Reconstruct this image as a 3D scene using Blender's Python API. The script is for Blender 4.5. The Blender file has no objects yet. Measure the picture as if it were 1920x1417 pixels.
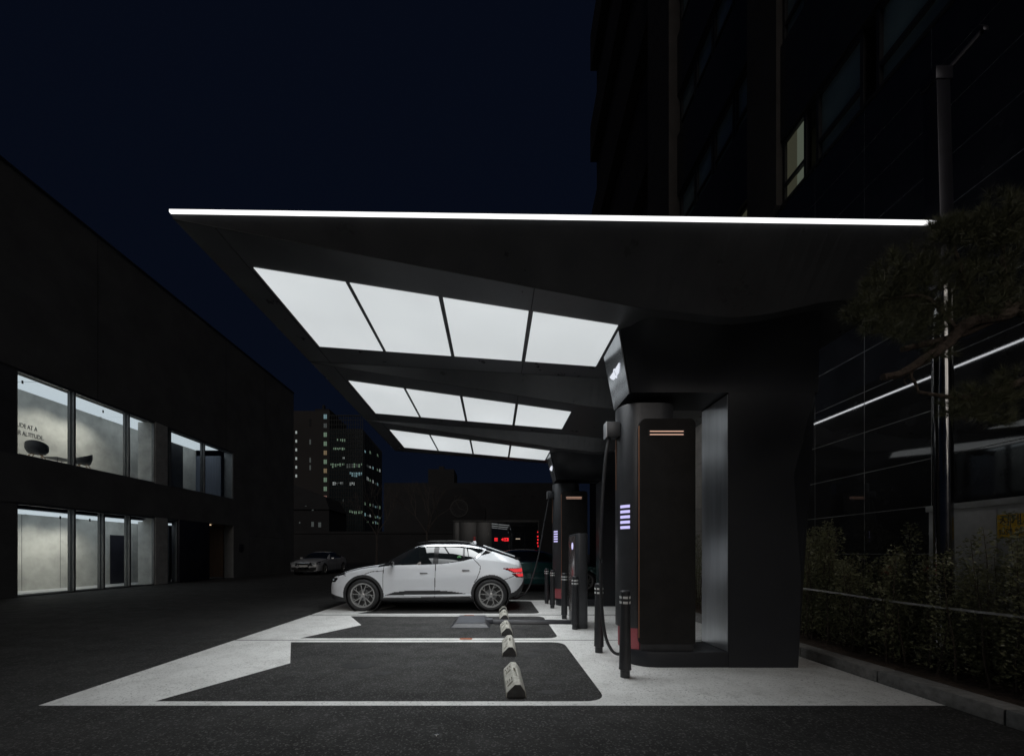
import bpy, bmesh, math, random
import numpy as np
from mathutils import Vector, Matrix
R = math.radians
random.seed(7)
rng = np.random.default_rng(11)
sc = bpy.context.scene
col = sc.collection

# ------------------------------------------------------------------ measurement helpers
F, CX, HY, CH = 740.0, 926.0, 1038.0, 1.3          # focal length (photo px), vanishing point, camera height
def at(px, py, y):
    return Vector(((px-CX)*y/F, y, CH-(py-HY)*y/F))
def yx(px, x):                                     # depth at which a line x = const is seen at column px
    return F*x/(px-CX)

# ------------------------------------------------------------------ materials
MATS = {}
def mat(name, c, rough=.5, metal=0., spec=.5, noise=None, bump=None, coat=0., ior=1.5, emis=None, estr=0., c2=None, rnoise=0., stretch=None):
    if name in MATS: return MATS[name]
    m = bpy.data.materials.new(name); m.use_nodes = True
    nt = m.node_tree; b = nt.nodes['Principled BSDF']
    b.inputs['Base Color'].default_value = (*c, 1); b.inputs['Roughness'].default_value = rough
    b.inputs['Metallic'].default_value = metal; b.inputs['Specular IOR Level'].default_value = spec
    b.inputs['IOR'].default_value = ior; b.inputs['Coat Weight'].default_value = coat
    b.inputs['Coat Roughness'].default_value = .04
    if emis:
        b.inputs['Emission Color'].default_value = (*emis, 1); b.inputs['Emission Strength'].default_value = estr
    geo = nt.nodes.new('ShaderNodeNewGeometry'); vec = geo.outputs['Position']
    if stretch:
        mp = nt.nodes.new('ShaderNodeMapping'); mp.inputs['Scale'].default_value = stretch
        nt.links.new(vec, mp.inputs['Vector']); vec = mp.outputs['Vector']
    if noise:
        s, lo, hi = noise
        n = nt.nodes.new('ShaderNodeTexNoise'); n.inputs['Scale'].default_value = s; n.inputs['Detail'].default_value = 7
        n.inputs['Roughness'].default_value = .62
        r = nt.nodes.new('ShaderNodeMapRange'); r.inputs[1].default_value = .3; r.inputs[2].default_value = .7
        mx = nt.nodes.new('ShaderNodeMix'); mx.data_type = 'RGBA'
        ca = tuple(v*lo for v in c); cb = c2 or tuple(min(1, v*hi) for v in c)
        mx.inputs[6].default_value = (*ca, 1); mx.inputs[7].default_value = (*cb, 1)
        nt.links.new(vec, n.inputs['Vector']); nt.links.new(n.outputs[0], r.inputs[0])
        nt.links.new(r.outputs[0], mx.inputs[0]); nt.links.new(mx.outputs[2], b.inputs['Base Color'])
        if rnoise:
            rr = nt.nodes.new('ShaderNodeMapRange'); rr.inputs[1].default_value = .3; rr.inputs[2].default_value = .7
            rr.inputs[3].default_value = max(.02, rough-rnoise); rr.inputs[4].default_value = min(1, rough+rnoise)
            nt.links.new(n.outputs[0], rr.inputs[0]); nt.links.new(rr.outputs[0], b.inputs['Roughness'])
    if bump:
        s, st, d = bump
        n = nt.nodes.new('ShaderNodeTexNoise'); n.inputs['Scale'].default_value = s; n.inputs['Detail'].default_value = 4
        bp = nt.nodes.new('ShaderNodeBump'); bp.inputs['Strength'].default_value = st; bp.inputs['Distance'].default_value = d
        nt.links.new(vec, n.inputs['Vector']); nt.links.new(n.outputs[0], bp.inputs['Height'])
        nt.links.new(bp.outputs[0], b.inputs['Normal'])
    MATS[name] = m
    return m

def emit(name, c, s):
    return mat(name, (.02, .02, .02), .4, emis=c, estr=s)

def asphalt_mat(name, painted):
    m = bpy.data.materials.new(name); m.use_nodes = True
    nt = m.node_tree; N = nt.nodes.new; L = nt.links.new; b = nt.nodes['Principled BSDF']
    geo = N('ShaderNodeNewGeometry'); P = geo.outputs['Position']
    def noise(s, d=6, r=.6, mp=None):
        n = N('ShaderNodeTexNoise'); n.inputs['Scale'].default_value = s; n.inputs['Detail'].default_value = d; n.inputs['Roughness'].default_value = r
        if mp:
            q = N('ShaderNodeMapping'); q.inputs['Scale'].default_value = mp; L(P, q.inputs[0]); L(q.outputs[0], n.inputs['Vector'])
        else: L(P, n.inputs['Vector'])
        return n.outputs[0]
    def ramp(src, a, bb, lo=0., hi=1.):
        r = N('ShaderNodeMapRange'); r.inputs[1].default_value = a; r.inputs[2].default_value = bb
        r.inputs[3].default_value = lo; r.inputs[4].default_value = hi; L(src, r.inputs[0]); return r.outputs[0]
    def mix(f, a, bb):
        x = N('ShaderNodeMix'); x.data_type = 'RGBA'
        if isinstance(f, float): x.inputs[0].default_value = f
        else: L(f, x.inputs[0])
        for i, v in ((6, a), (7, bb)):
            if isinstance(v, tuple): x.inputs[i].default_value = (*v, 1)
            else: L(v, x.inputs[i])
        return x.outputs[2]
    vor = N('ShaderNodeTexVoronoi'); vor.inputs['Scale'].default_value = 82; L(P, vor.inputs['Vector'])
    agg = vor.outputs['Color']
    sep = N('ShaderNodeSeparateColor'); L(agg, sep.inputs[0])
    stone = ramp(sep.outputs[0], .78, .95)
    base = mix(ramp(noise(1.3, 5, .55, (1, 2.2, 1)), .35, .65), (.0055, .0054, .0053), (.021, .0206, .020))
    base = mix(ramp(noise(.55, 5, .6, (.6, 1.6, 1)), .40, .66), base, mix(.5, base, (.058, .056, .053)))
    aspc = mix(stone, base, (.13, .128, .123))
    grit = ramp(noise(34, 6, .7), .47, .62)
    aspc = mix(grit, mix(.45, aspc, (.010, .010, .010)), aspc)
    dirt = ramp(noise(9, 5, .6, (1, 1, 1)), .55, .72)
    hgt = noise(70, 4, .7)
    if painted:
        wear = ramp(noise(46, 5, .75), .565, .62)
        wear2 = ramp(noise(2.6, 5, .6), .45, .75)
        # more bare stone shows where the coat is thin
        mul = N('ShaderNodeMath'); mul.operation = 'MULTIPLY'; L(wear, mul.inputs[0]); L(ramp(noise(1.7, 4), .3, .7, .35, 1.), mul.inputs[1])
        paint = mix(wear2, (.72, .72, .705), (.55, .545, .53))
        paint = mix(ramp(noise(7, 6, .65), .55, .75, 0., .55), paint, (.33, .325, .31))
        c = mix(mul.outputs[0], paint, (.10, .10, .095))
        b.inputs['Roughness'].default_value = .62
    else:
        c = mix(ramp(noise(5, 6, .66), .60, .78, 0., .7), aspc, (.012, .012, .0125))
        b.inputs['Roughness'].default_value = .78
        L(ramp(noise(3.1, 4), .3, .7, .62, .9), b.inputs['Roughness'])
    L(c, b.inputs['Base Color'])
    bp = N('ShaderNodeBump'); bp.inputs['Strength'].default_value = 1. if not painted else .45; bp.inputs['Distance'].default_value = .02 if not painted else .012
    L(hgt, bp.inputs['Height']); L(bp.outputs[0], b.inputs['Normal'])
    MATS[name] = m
    return m

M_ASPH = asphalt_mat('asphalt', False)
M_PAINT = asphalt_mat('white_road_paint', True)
M_ORANGE = mat('orange_paint', (.42, .12, .045), .7, noise=(30, .5, 1.2))
M_SOFFIT = mat('canopy_metal', (.092, .094, .100), .32, 0.35, noise=(3, .85, 1.1), rnoise=.06)
M_SEAM = mat('seam_black', (.006, .006, .007), .6)
M_PYLON = mat('pylon_metal', (.019, .0205, .0245), .45, 0, spec=.3, noise=(2, .85, 1.15), bump=(240, .06, .002))
M_JAMB = mat('brushed_metal', (.58, .60, .63), .30, .8, noise=(6, .8, 1.15), stretch=(1, 1, .08))
M_BLACK = mat('black_plastic', (.028, .029, .032), .42, noise=(8, .8, 1.2))
M_CHBODY = mat('charger_casing', (.050, .052, .057), .38, .2, noise=(5, .85, 1.15))
M_CHFRONT = mat('charger_front', (.021, .0200, .0195), .8, spec=.15, noise=(5, .8, 1.2), bump=(300, .1, .002))
M_COPPER = mat('copper_trim', (.60, .32, .20), .38, .9)
M_COPGLOW = emit('copper_light', (1., .60, .45), .85)
M_PURPLE = emit('violet_light', (.62, .58, 1.0), 1.0)
M_RED = mat('red_accent', (.13, .045, .05), .5, noise=(5, .85, 1.1), emis=(1, .22, .26), estr=.07)
M_PANEL = mat('light_panel', (.3, .3, .3), .35, noise=(2, .98, 1.02), emis=(.93, .98, 1.0), estr=.63)
nt_ = M_PANEL.node_tree; n_ = nt_.nodes.new('ShaderNodeTexNoise'); n_.inputs['Scale'].default_value = .55; n_.inputs['Detail'].default_value = 2
r_ = nt_.nodes.new('ShaderNodeMapRange'); r_.inputs[1].default_value = .3; r_.inputs[2].default_value = .7; r_.inputs[3].default_value = .575; r_.inputs[4].default_value = .69
g_ = nt_.nodes.new('ShaderNodeNewGeometry'); nt_.links.new(g_.outputs['Position'], n_.inputs['Vector']); nt_.links.new(n_.outputs[0], r_.inputs[0]); nt_.links.new(r_.outputs[0], nt_.nodes['Principled BSDF'].inputs['Emission Strength'])
M_STRIP = emit('led_strip', (1, 1, 1), 1.6)
M_STRIP2 = emit('side_led_strip', (.93, .96, 1), 7.)
M_EMBLEM = emit('emblem_light', (.86, .90, 1.), .85)
M_LOGOP = mat('logo_panel', (.50, .52, .55), .16, .85, noise=(4, .9, 1.1))
M_BAND = mat('reflective_band', (.78, .79, .78), .3)
M_STOP = mat('stop_concrete', (.46, .45, .40), .8, noise=(22, .6, 1.15), bump=(120, .35, .006))
M_STOPDARK = mat('shade_and_marker_dark', (.045, .045, .045), .7, noise=(20, .7, 1.2))  # shade tone for the stop ends, also the marker plate
M_PAD = mat('pad_grey', (.062, .067, .080), .42, noise=(18, .8, 1.2), bump=(60, .2, .004))
M_DUCT = mat('duct_black', (.028, .029, .034), .4, noise=(12, .8, 1.2))
M_KERB = mat('kerb_stone', (.27, .265, .255), .8, noise=(16, .6, 1.15), bump=(90, .4, .008))
M_SOIL = mat('soil', (.075, .052, .038), .95, noise=(14, .45, 1.5), bump=(26, .9, .05))
M_LEAF = mat('hedge_leaf', (.21, .215, .12), .32, noise=(9, .55, 1.5))
M_STEM = mat('hedge_stem', (.095, .075, .055), .8, noise=(20, .7, 1.3))
M_NEEDLE = mat('pine_needle', (.10, .105, .055), .5, noise=(7, .6, 1.4))
M_BARK = mat('pine_bark', (.085, .062, .047), .9, noise=(26, .4, 1.4), bump=(34, 1., .03))
M_BARE = mat('bare_wood', (.07, .06, .055), .9, noise=(10, .7, 1.3))
M_TAPE = mat('white_tape', (.62, .62, .60), .6, noise=(14, .75, 1.1))
M_CHROME = mat('stainless', (.30, .298, .295), .13, 1., noise=(4, .85, 1.05), rnoise=.04)
M_POST = mat('post_dark', (.028, .028, .036), .35, .5, noise=(5, .8, 1.2))
M_CONC = mat('showroom_concrete', (.135, .137, .135), .85, noise=(.9, .8, 1.18), bump=(7, .10, .02))
M_CONCL = mat('pale_concrete', (.52, .52, .50), .8, noise=(2.6, .72, 1.12), bump=(14, .12, .01))
M_INWALL = mat('gallery_plaster', (.56, .555, .515), .85, noise=(1.9, .70, 1.08))  # noise also puts the cloudy pools of light into the wall colour
M_INDARK = mat('gallery_dark', (.085, .088, .095), .7, noise=(3, .8, 1.2))
M_CURTAIN = mat('gallery_slats', (.10, .115, .15), .6, noise=(5, .6, 1.3), stretch=(6, 6, .1))
M_CEIL = emit('ceiling_light', (.86, .95, 1.0), .68)
M_FLOORIN = mat('gallery_floor', (.45, .45, .44), .5, noise=(3, .85, 1.1))
M_MULL = mat('mullion_metal', (.17, .175, .18), .45, .6, noise=(5, .85, 1.1))
M_DARKDOOR = mat('black_door', (.018, .018, .026), .4, noise=(3, .8, 1.2))
M_WARMWALL = mat('walnut_wall', (.17, .095, .055), .6, noise=(4, .6, 1.25), stretch=(5, 5, .3))
M_WARMLAMP = emit('warm_lamp', (1, .72, .45), 1.4)
M_CHAIR = mat('chair_shell', (.030, .033, .038), .5, noise=(8, .85, 1.2))
M_OAK = mat('oak_leg', (.36, .21, .11), .5, noise=(20, .7, 1.2), stretch=(1, 1, .1))
M_TABLE = mat('table_steel', (.035, .037, .04), .4, .3, noise=(6, .85, 1.2))
M_LETTER = mat('lettering', (.05, .05, .055), .6)
M_STONE = mat('polished_black_stone', (.022, .022, .023), .03, 0, spec=.75, noise=(2.2, .6, 1.4), rnoise=.012)
M_JOINT = mat('pale_joint', (.36, .36, .34), .8, noise=(5, .6, 1.1))
M_PALETILE = mat('pale_wall_tile', (.60, .57, .51), .7, noise=(3, .8, 1.15))
M_FACADE = mat('brown_facade_stone', (.065, .058, .054), .8, noise=(1.5, .75, 1.25))
M_FRAMED = mat('facade_frame', (.05, .05, .054), .5, .4, noise=(4, .85, 1.15))
M_WGLASS = mat('dark_facade_glass', (.22, .32, .33), .12, 0, spec=.8, noise=(.6, .7, 1.3))
M_ROOMLIT = emit('lit_room', (.62, .72, .55), .105)
M_ROOMDIM = emit('lit_room_brown', (.36, .36, .24), .085)
M_CABINET = mat('cabinet_paint', (.52, .52, .50), .6, noise=(4, .7, 1.12))
M_YELLOW = mat('yellow_sticker', (.90, .56, .04), .55, noise=(12, .8, 1.1))
M_TOWER = mat('tower_plaster', (.032, .029, .029), .9, noise=(.08, .85, 1.15))
M_OFFICE = mat('office_glass', (.014, .020, .022), .15, 0, spec=.7, noise=(.12, .7, 1.3))
M_OFFR = mat('office_mullion', (.009, .011, .011), .5, .4, noise=(.3, .85, 1.15))
M_FARWALL = mat('far_brick', (.024, .024, .026), .9, noise=(.5, .8, 1.2))
M_FARDARK = mat('far_dark', (.014, .014, .016), .85, noise=(.4, .8, 1.2))
M_CLOCK = mat('clock_face', (.05, .05, .05), .7, noise=(2, .9, 1.1))
M_KGLASS = mat('kiosk_glass', (.010, .011, .013), .0, 0, spec=.9, ior=1.9, noise=(.8, .8, 1.2))
M_KFRAME = mat('kiosk_metal', (.03, .031, .032), .4, .5, noise=(3, .85, 1.15))
M_LEDRED = emit('led_red', (1, .02, .03), 1.1)
M_LEDDIM = emit('led_red_dim', (1, .03, .04), .12)
W_GREEN = emit('win_green', (.44, .66, .46), .24); W_CYAN = emit('win_cyan', (.45, .75, .82), .28)
W_WHITE = emit('win_white', (.80, .88, .86), .34); W_WARM = emit('win_warm', (.82, .60, .34), .18); W_PINK = emit('win_pink', (.85, .45, .38), .2)
W_DIM = emit('win_dim', (.40, .46, .45), .10)
# cars
M_WHITEP = mat('white_car_paint', (.70, .72, .75), .38, 0, coat=.35, noise=(1, .98, 1.02))
M_SILVP = mat('silver_car_paint', (.52, .53, .55), .3, .15, coat=.6, noise=(1, .97, 1.03))
M_TEALP = mat('teal_car_paint', (.012, .075, .075), .22, .3, coat=1., noise=(1, .95, 1.05))
M_DARKP = mat('dark_car_paint', (.035, .036, .04), .28, .2, coat=.8, noise=(1, .95, 1.05))
M_CGLASS = mat('car_glass', (.008, .010, .011), .02, 0, spec=.75, ior=1.75, noise=(1, .9, 1.1))
M_GLOSSB = mat('gloss_black', (.012, .012, .013), .12, noise=(3, .9, 1.1))
M_CLAD = mat('cladding_grey', (.028, .029, .031), .55, noise=(6, .85, 1.1))
M_CHROMEC = mat('car_chrome', (.75, .76, .78), .16, 1., noise=(5, .95, 1.05))
M_RUB = mat('tyre_rubber', (.018, .018, .019), .7, noise=(12, .8, 1.2))
M_RIM = mat('alloy_rim', (.42, .42, .415), .22, .5, noise=(5, .9, 1.05))
M_RIMD = mat('rim_inner', (.02, .02, .021), .5)
M_TAIL = emit('tail_red', (1, .05, .06), .72)
M_TAILD = mat('tail_dark', (.12, .008, .01), .15)
M_LAMP = mat('headlamp_crystal', (.62, .66, .70), .1, .6)
M_GRILLE = mat('grille_black', (.012, .012, .013), .4)
M_PLATE = mat('number_plate', (.55, .56, .55), .5)
M_BADGE = mat('green_badge', (.08, .34, .10), .4)
M_BADGEL = mat('badge_light', (.42, .62, .42), .4)

# ------------------------------------------------------------------ mesh builder
class MB:
    def __init__(s): s.v = []; s.f = []
    def add(s, vs, fs):
        o = len(s.v); s.v += [tuple(v) for v in vs]; s.f += [tuple(i+o for i in f) for f in fs]; return s
    def box(s, x0, x1, y0, y1, z0, z1):
        return s.add([(x0,y0,z0),(x1,y0,z0),(x1,y1,z0),(x0,y1,z0),(x0,y0,z1),(x1,y0,z1),(x1,y1,z1),(x0,y1,z1)],
                     [(0,3,2,1),(4,5,6,7),(0,1,5,4),(1,2,6,5),(2,3,7,6),(3,0,4,7)])
    def hexa(s, b, t):          # bottom ring and top ring of equal length
        n = len(b)
        return s.add(list(b)+list(t), [tuple(range(n-1,-1,-1)), tuple(range(n,2*n))]+[(i,(i+1)%n,n+(i+1)%n,n+i) for i in range(n)])
    def prism(s, pts, axis, a, b):  # 2-D polygon extruded along an axis
        def p(u, v, w): return {'x':(w,u,v),'y':(u,w,v),'z':(u,v,w)}[axis]
        return s.hexa([p(u,v,a) for u,v in pts], [p(u,v,b) for u,v in pts])
    def tube(s, path, rad, n=8):
        path = [Vector(p) for p in path]
        rads = rad if isinstance(rad, (list, tuple)) else [rad]*len(path)
        up = Vector((0,0,1)); rings = []
        for i, p in enumerate(path):
            d = (path[min(i+1,len(path)-1)]-path[max(i-1,0)]).normalized()
            a = d.cross(up)
            if a.length < 1e-3: a = d.cross(Vector((1,0,0)))
            a.normalize(); b = d.cross(a)
            rings.append([p+a*math.cos(2*math.pi*k/n)*rads[i]+b*math.sin(2*math.pi*k/n)*rads[i] for k in range(n)])
        vs = [q for r in rings for q in r]; fs = []
        for i in range(len(path)-1):
            for k in range(n):
                fs.append((i*n+k, i*n+(k+1)%n, (i+1)*n+(k+1)%n, (i+1)*n+k))
        fs.append(tuple(range(n-1,-1,-1))); fs.append(tuple((len(path)-1)*n+k for k in range(n)))
        return s.add(vs, fs)
    def lathe(s, prof, c=(0,0,0), axis='z', n=32, closed=False):
        vs = []; fs = []
        for r, h in prof:
            for k in range(n):
                a = 2*math.pi*k/n; u, v = r*math.cos(a), r*math.sin(a)
                vs.append({'z':(c[0]+u,c[1]+v,c[2]+h),'y':(c[0]+u,c[1]+h,c[2]+v),'x':(c[0]+h,c[1]+u,c[2]+v)}[axis])
        m = len(prof)
        for i in range(m if closed else m-1):
            for k in range(n):
                j = (i+1) % m
                fs.append((i*n+k, i*n+(k+1)%n, j*n+(k+1)%n, j*n+k))
        if not closed:
            fs.append(tuple(range(n-1,-1,-1))); fs.append(tuple((m-1)*n+k for k in range(n)))
        return s.add(vs, fs)
    def build(s, name, m, parent=None, smooth=False, bevel=0., seg=2, weld=True, loc=None):
        me = bpy.data.meshes.new(name); me.from_pydata(s.v, [], s.f)
        bm = bmesh.new(); bm.from_mesh(me)
        if weld: bmesh.ops.remove_doubles(bm, verts=bm.verts, dist=1e-5)
        bmesh.ops.recalc_face_normals(bm, faces=bm.faces)
        if bevel:
            es = [e for e in bm.edges if len(e.link_faces) == 2 and e.calc_face_angle(0) > R(28)]
            bmesh.ops.bevel(bm, geom=es, offset=bevel, segments=seg, affect='EDGES', profile=.5, clamp_overlap=True)
        bm.to_mesh(me); bm.free()
        if smooth or bevel:
            me.polygons.foreach_set('use_smooth', [True]*len(me.polygons))
            me.set_sharp_from_angle(angle=R(32))
        me.materials.append(m)
        o = bpy.data.objects.new(name, me); col.objects.link(o)
        if parent: o.parent = parent
        if loc is not None: o.location = loc
        return o

def tag(o, label=None, cat=None, group=None, kind=None):
    if label: o['label'] = label
    if cat: o['category'] = cat
    if group: o['group'] = group
    if kind: o['kind'] = kind
    return o
def thing(name, label, cat, loc=(0,0,0), rz=0., group=None):
    o = bpy.data.objects.new(name, None); o.empty_display_size = .2; col.objects.link(o)
    o.location = loc; o.rotation_euler = (0,0,rz)
    return tag(o, label, cat, group)
def copy_tree(o, parent=None, label=None, loc=None, rz=None):
    kids = [c for c in bpy.data.objects if c.parent == o]
    c = o.copy(); col.objects.link(c); c.parent = parent
    if label: c['label'] = label
    if loc is not None: c.location = loc
    if rz is not None: c.rotation_euler = (0,0,rz)
    for k in kids: copy_tree(k, c)
    return c
def text_mesh(name, body, size, m, parent, loc, rot, sx=1., depth=.004, align='LEFT'):
    cu = bpy.data.curves.new(name+'_curve', 'FONT'); cu.body = body; cu.size = size; cu.extrude = depth; cu.align_x = align
    o = bpy.data.objects.new(name+'_tmp', cu); col.objects.link(o)
    dg = bpy.context.evaluated_depsgraph_get()
    me = bpy.data.meshes.new_from_object(o.evaluated_get(dg)); me.name = name
    bpy.data.objects.remove(o); bpy.data.curves.remove(cu)
    me.materials.clear(); me.materials.append(m)
    ob = bpy.data.objects.new(name, me); col.objects.link(ob)
    ob.parent = parent; ob.location = loc; ob.rotation_euler = rot; ob.scale = (sx,1,1)
    return ob
def area(name, parent, loc, sx, sy, power, spread, color=(1,1,1), rot=(0,0,0)):
    l = bpy.data.lights.new(name, 'AREA'); l.shape = 'RECTANGLE'; l.size = sx; l.size_y = sy
    l.energy = power; l.spread = R(spread); l.color = color
    o = bpy.data.objects.new(name, l); col.objects.link(o); o.location = loc; o.rotation_euler = rot; o.parent = parent
    return o

# ================================================================== CAMERA, SKY
cam = bpy.data.cameras.new('camera'); co = bpy.data.objects.new('camera', cam); col.objects.link(co)
co.location = (0,0,CH); co.rotation_euler = (R(90),0,0)
cam.sensor_width = 36; cam.lens = 36*F/1920
cam.shift_x = (960-CX)/1920; cam.shift_y = (HY-708.5)/1920
cam.clip_start = .05; cam.clip_end = 2000
sc.camera = co
w = bpy.data.worlds.new('World'); sc.world = w; w.use_nodes = True
nt = w.node_tree; nt.nodes.clear()
sky = nt.nodes.new('ShaderNodeTexSky'); sky.sky_type = 'NISHITA'; sky.sun_disc = False
SUN_EL, SUN_AZ = 26., 177.
sky.sun_elevation = R(SUN_EL); sky.sun_rotation = R(SUN_AZ); sky.altitude = 100
tint = nt.nodes.new('ShaderNodeMix'); tint.data_type = 'RGBA'; tint.blend_type = 'MULTIPLY'; tint.inputs[0].default_value = 1
tint.inputs[7].default_value = (.55, .62, 1, 1)
bg = nt.nodes.new('ShaderNodeBackground'); bg.inputs[1].default_value = .00045
bg2 = nt.nodes.new('ShaderNodeBackground'); bg2.inputs[0].default_value = (.0017, .0028, .0068, 1); bg2.inputs[1].default_value = 1
ad = nt.nodes.new('ShaderNodeAddShader'); out = nt.nodes.new('ShaderNodeOutputWorld')
nt.links.new(sky.outputs[0], tint.inputs[6]); nt.links.new(tint.outputs[2], bg.inputs[0])
nt.links.new(bg.outputs[0], ad.inputs[0]); nt.links.new(bg2.outputs[0], ad.inputs[1]); nt.links.new(ad.outputs[0], out.inputs[0])
sl = bpy.data.lights.new('night_fill', 'SUN'); sl.energy = .44; sl.angle = R(36); sl.color = (1., .93, .86)
so = bpy.data.objects.new('night_fill', sl); col.objects.link(so)
so.rotation_euler = (R(90-SUN_EL), 0, R(3))      # soft fill light added from behind the camera
sc.view_settings.view_transform = 'Standard'; sc.view_settings.look = 'None'
sc.view_settings.exposure = 0; sc.view_settings.gamma = 1
sc.cycles.use_denoising = True
sc.cycles.max_bounces = 8; sc.cycles.diffuse_bounces = 4; sc.cycles.glossy_bounces = 4
sc.cycles.sample_clamp_indirect = 6

# ================================================================== GROUND AND PAINT
def sheet(name, loops, z, m, **k):
    bm = bmesh.new()
    for pts in loops:
        vs = [bm.verts.new((x,y,z)) for x,y in pts]
        for i in range(len(vs)): bm.edges.new((vs[i], vs[(i+1)%len(vs)]))
    bmesh.ops.triangle_fill(bm, use_beauty=True, edges=bm.edges)
    for f in bm.faces:
        if f.normal.z < 0: f.normal_flip()
    me = bpy.data.meshes.new(name); bm.to_mesh(me); bm.free(); me.materials.append(m)
    o = bpy.data.objects.new(name, me); col.objects.link(o); return o
def rounded(pts, rads):
    out = []; n = len(pts)
    for i in range(n):
        p = Vector(pts[i]); r = rads[i]
        if r == 0: out.append(tuple(p)); continue
        a = (Vector(pts[i-1])-p).normalized(); b = (Vector(pts[(i+1)%n])-p).normalized()
        for k in range(7):
            t = k/6; q0 = p+a*r; q2 = p+b*r
            out.append(tuple(q0*(1-t)**2+p*2*t*(1-t)+q2*t*t))
    return out
g = MB(); g.add([(-700,-300,0),(700,-300,0),(700,900,0),(-700,900,0)], [(0,1,2,3)])
tag(g.build('asphalt_ground', M_ASPH), 'dark asphalt forecourt', 'ground', kind='structure')
XL, XRT = -3.90, 3.87
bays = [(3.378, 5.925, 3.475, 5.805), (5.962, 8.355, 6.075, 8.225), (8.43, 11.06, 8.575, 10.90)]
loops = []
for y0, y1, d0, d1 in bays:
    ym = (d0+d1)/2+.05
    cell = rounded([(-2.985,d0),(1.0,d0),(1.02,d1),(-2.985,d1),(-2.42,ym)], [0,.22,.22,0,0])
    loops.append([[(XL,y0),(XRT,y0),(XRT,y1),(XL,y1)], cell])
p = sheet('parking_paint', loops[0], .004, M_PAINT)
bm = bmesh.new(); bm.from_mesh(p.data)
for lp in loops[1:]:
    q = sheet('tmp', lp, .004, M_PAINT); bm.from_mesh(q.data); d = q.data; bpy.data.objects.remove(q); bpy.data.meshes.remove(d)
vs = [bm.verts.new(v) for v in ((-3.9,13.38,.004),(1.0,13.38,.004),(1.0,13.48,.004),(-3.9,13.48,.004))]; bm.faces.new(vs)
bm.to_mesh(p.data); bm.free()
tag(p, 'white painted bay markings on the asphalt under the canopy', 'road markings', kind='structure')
og = MB()
for (xa, xb, ya, yb) in ((-.52,-.33,5.972,6.065),(-.62,-.42,8.262,8.345)):
    og.add([(xa,ya,.008),(xb,ya,.008),(xb,yb,.008),(xa,yb,.008)], [(0,1,2,3)])
tag(og.build('orange_paint_marks', M_ORANGE), 'two small orange dashes on the white bay lines', 'road markings', kind='structure')
jl = [[(-3.9,5.9255),(3.868,5.9255),(3.868,5.9615),(-3.9,5.9615)], [(-3.9,8.3555),(3.868,8.3555),(3.868,8.4295),(-3.9,8.4295)]]
jl[1] = [(-3.9,8.372),(3.868,8.372),(3.868,8.412),(-3.9,8.412)]
tag(sheet('bay_joints', jl, .0025, M_SEAM), 'narrow black joints between the painted bays', 'joints', kind='structure')
stn = []; rs = random.Random(8)
for cx, cy, rx_, ry_ in ((.52,3.72,.14,.05),(.60,3.98,.10,.05),(.50,5.1,.13,.10),(.62,5.35,.16,.09),(.48,5.0,.08,.05),(.50,6.9,.12,.10),(.62,6.75,.09,.05),(.45,8.0,.10,.08),(-1.6,4.6,.22,.12),(-1.2,4.3,.10,.07),(-.7,7.0,.15,.09)):
    stn.append([(cx+rx_*math.cos(a*.3307)*(1+rs.uniform(-.35,.35)), cy+ry_*math.sin(a*.3307)*(1+rs.uniform(-.35,.35))) for a in range(19)])
so_ = sheet('oil_stains', stn, .003, mat('oil_stain', (.011,.011,.0115), .55, noise=(14,.7,1.6), bump=(60,.5,.01)))
tag(so_, 'dark oil stains on the asphalt of the bays', 'stains', kind='structure')

sm_ = thing('survey_marker', 'small worn steel marker set in the dark asphalt in the foreground', 'marker', (-.41,2.83,.002))
b_ = MB(); b_.lathe([(.001,.001),(.022,.001),(.020,.007),(.001,.009)], n=18); b_.build('stud', M_CHROME, sm_, smooth=True)
b_ = MB(); b_.box(-.035,.035,-.028,.028,0,.0009); b_.build('plate', M_STOPDARK, sm_)
# kerb and planting bed
k = MB()
y = -3.
while y < 13:
    k.box(3.88, 4.08, y+.004, y+.996, -.05, .125); y += 1.0
tag(k.build('kerb', M_KERB, bevel=.012), 'grey stone kerb along the planting bed', 'kerb', kind='structure')
bm = bmesh.new()
nx, ny = 8, 90
grid = [[bm.verts.new((4.08+i*1.42/nx, -3+j*16/ny, .085+.035*random.random()+(.03 if i > 2 else 0))) for i in range(nx+1)] for j in range(ny+1)]
for j in range(ny):
    for i in range(nx): bm.faces.new((grid[j][i],grid[j][i+1],grid[j+1][i+1],grid[j+1][i]))
me = bpy.data.meshes.new('planting_soil'); bm.to_mesh(me); bm.free(); me.materials.append(M_SOIL)
o = bpy.data.objects.new('planting_soil', me); col.objects.link(o); tag(o, 'bare brown soil of the planting bed', 'soil', kind='structure')

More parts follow.
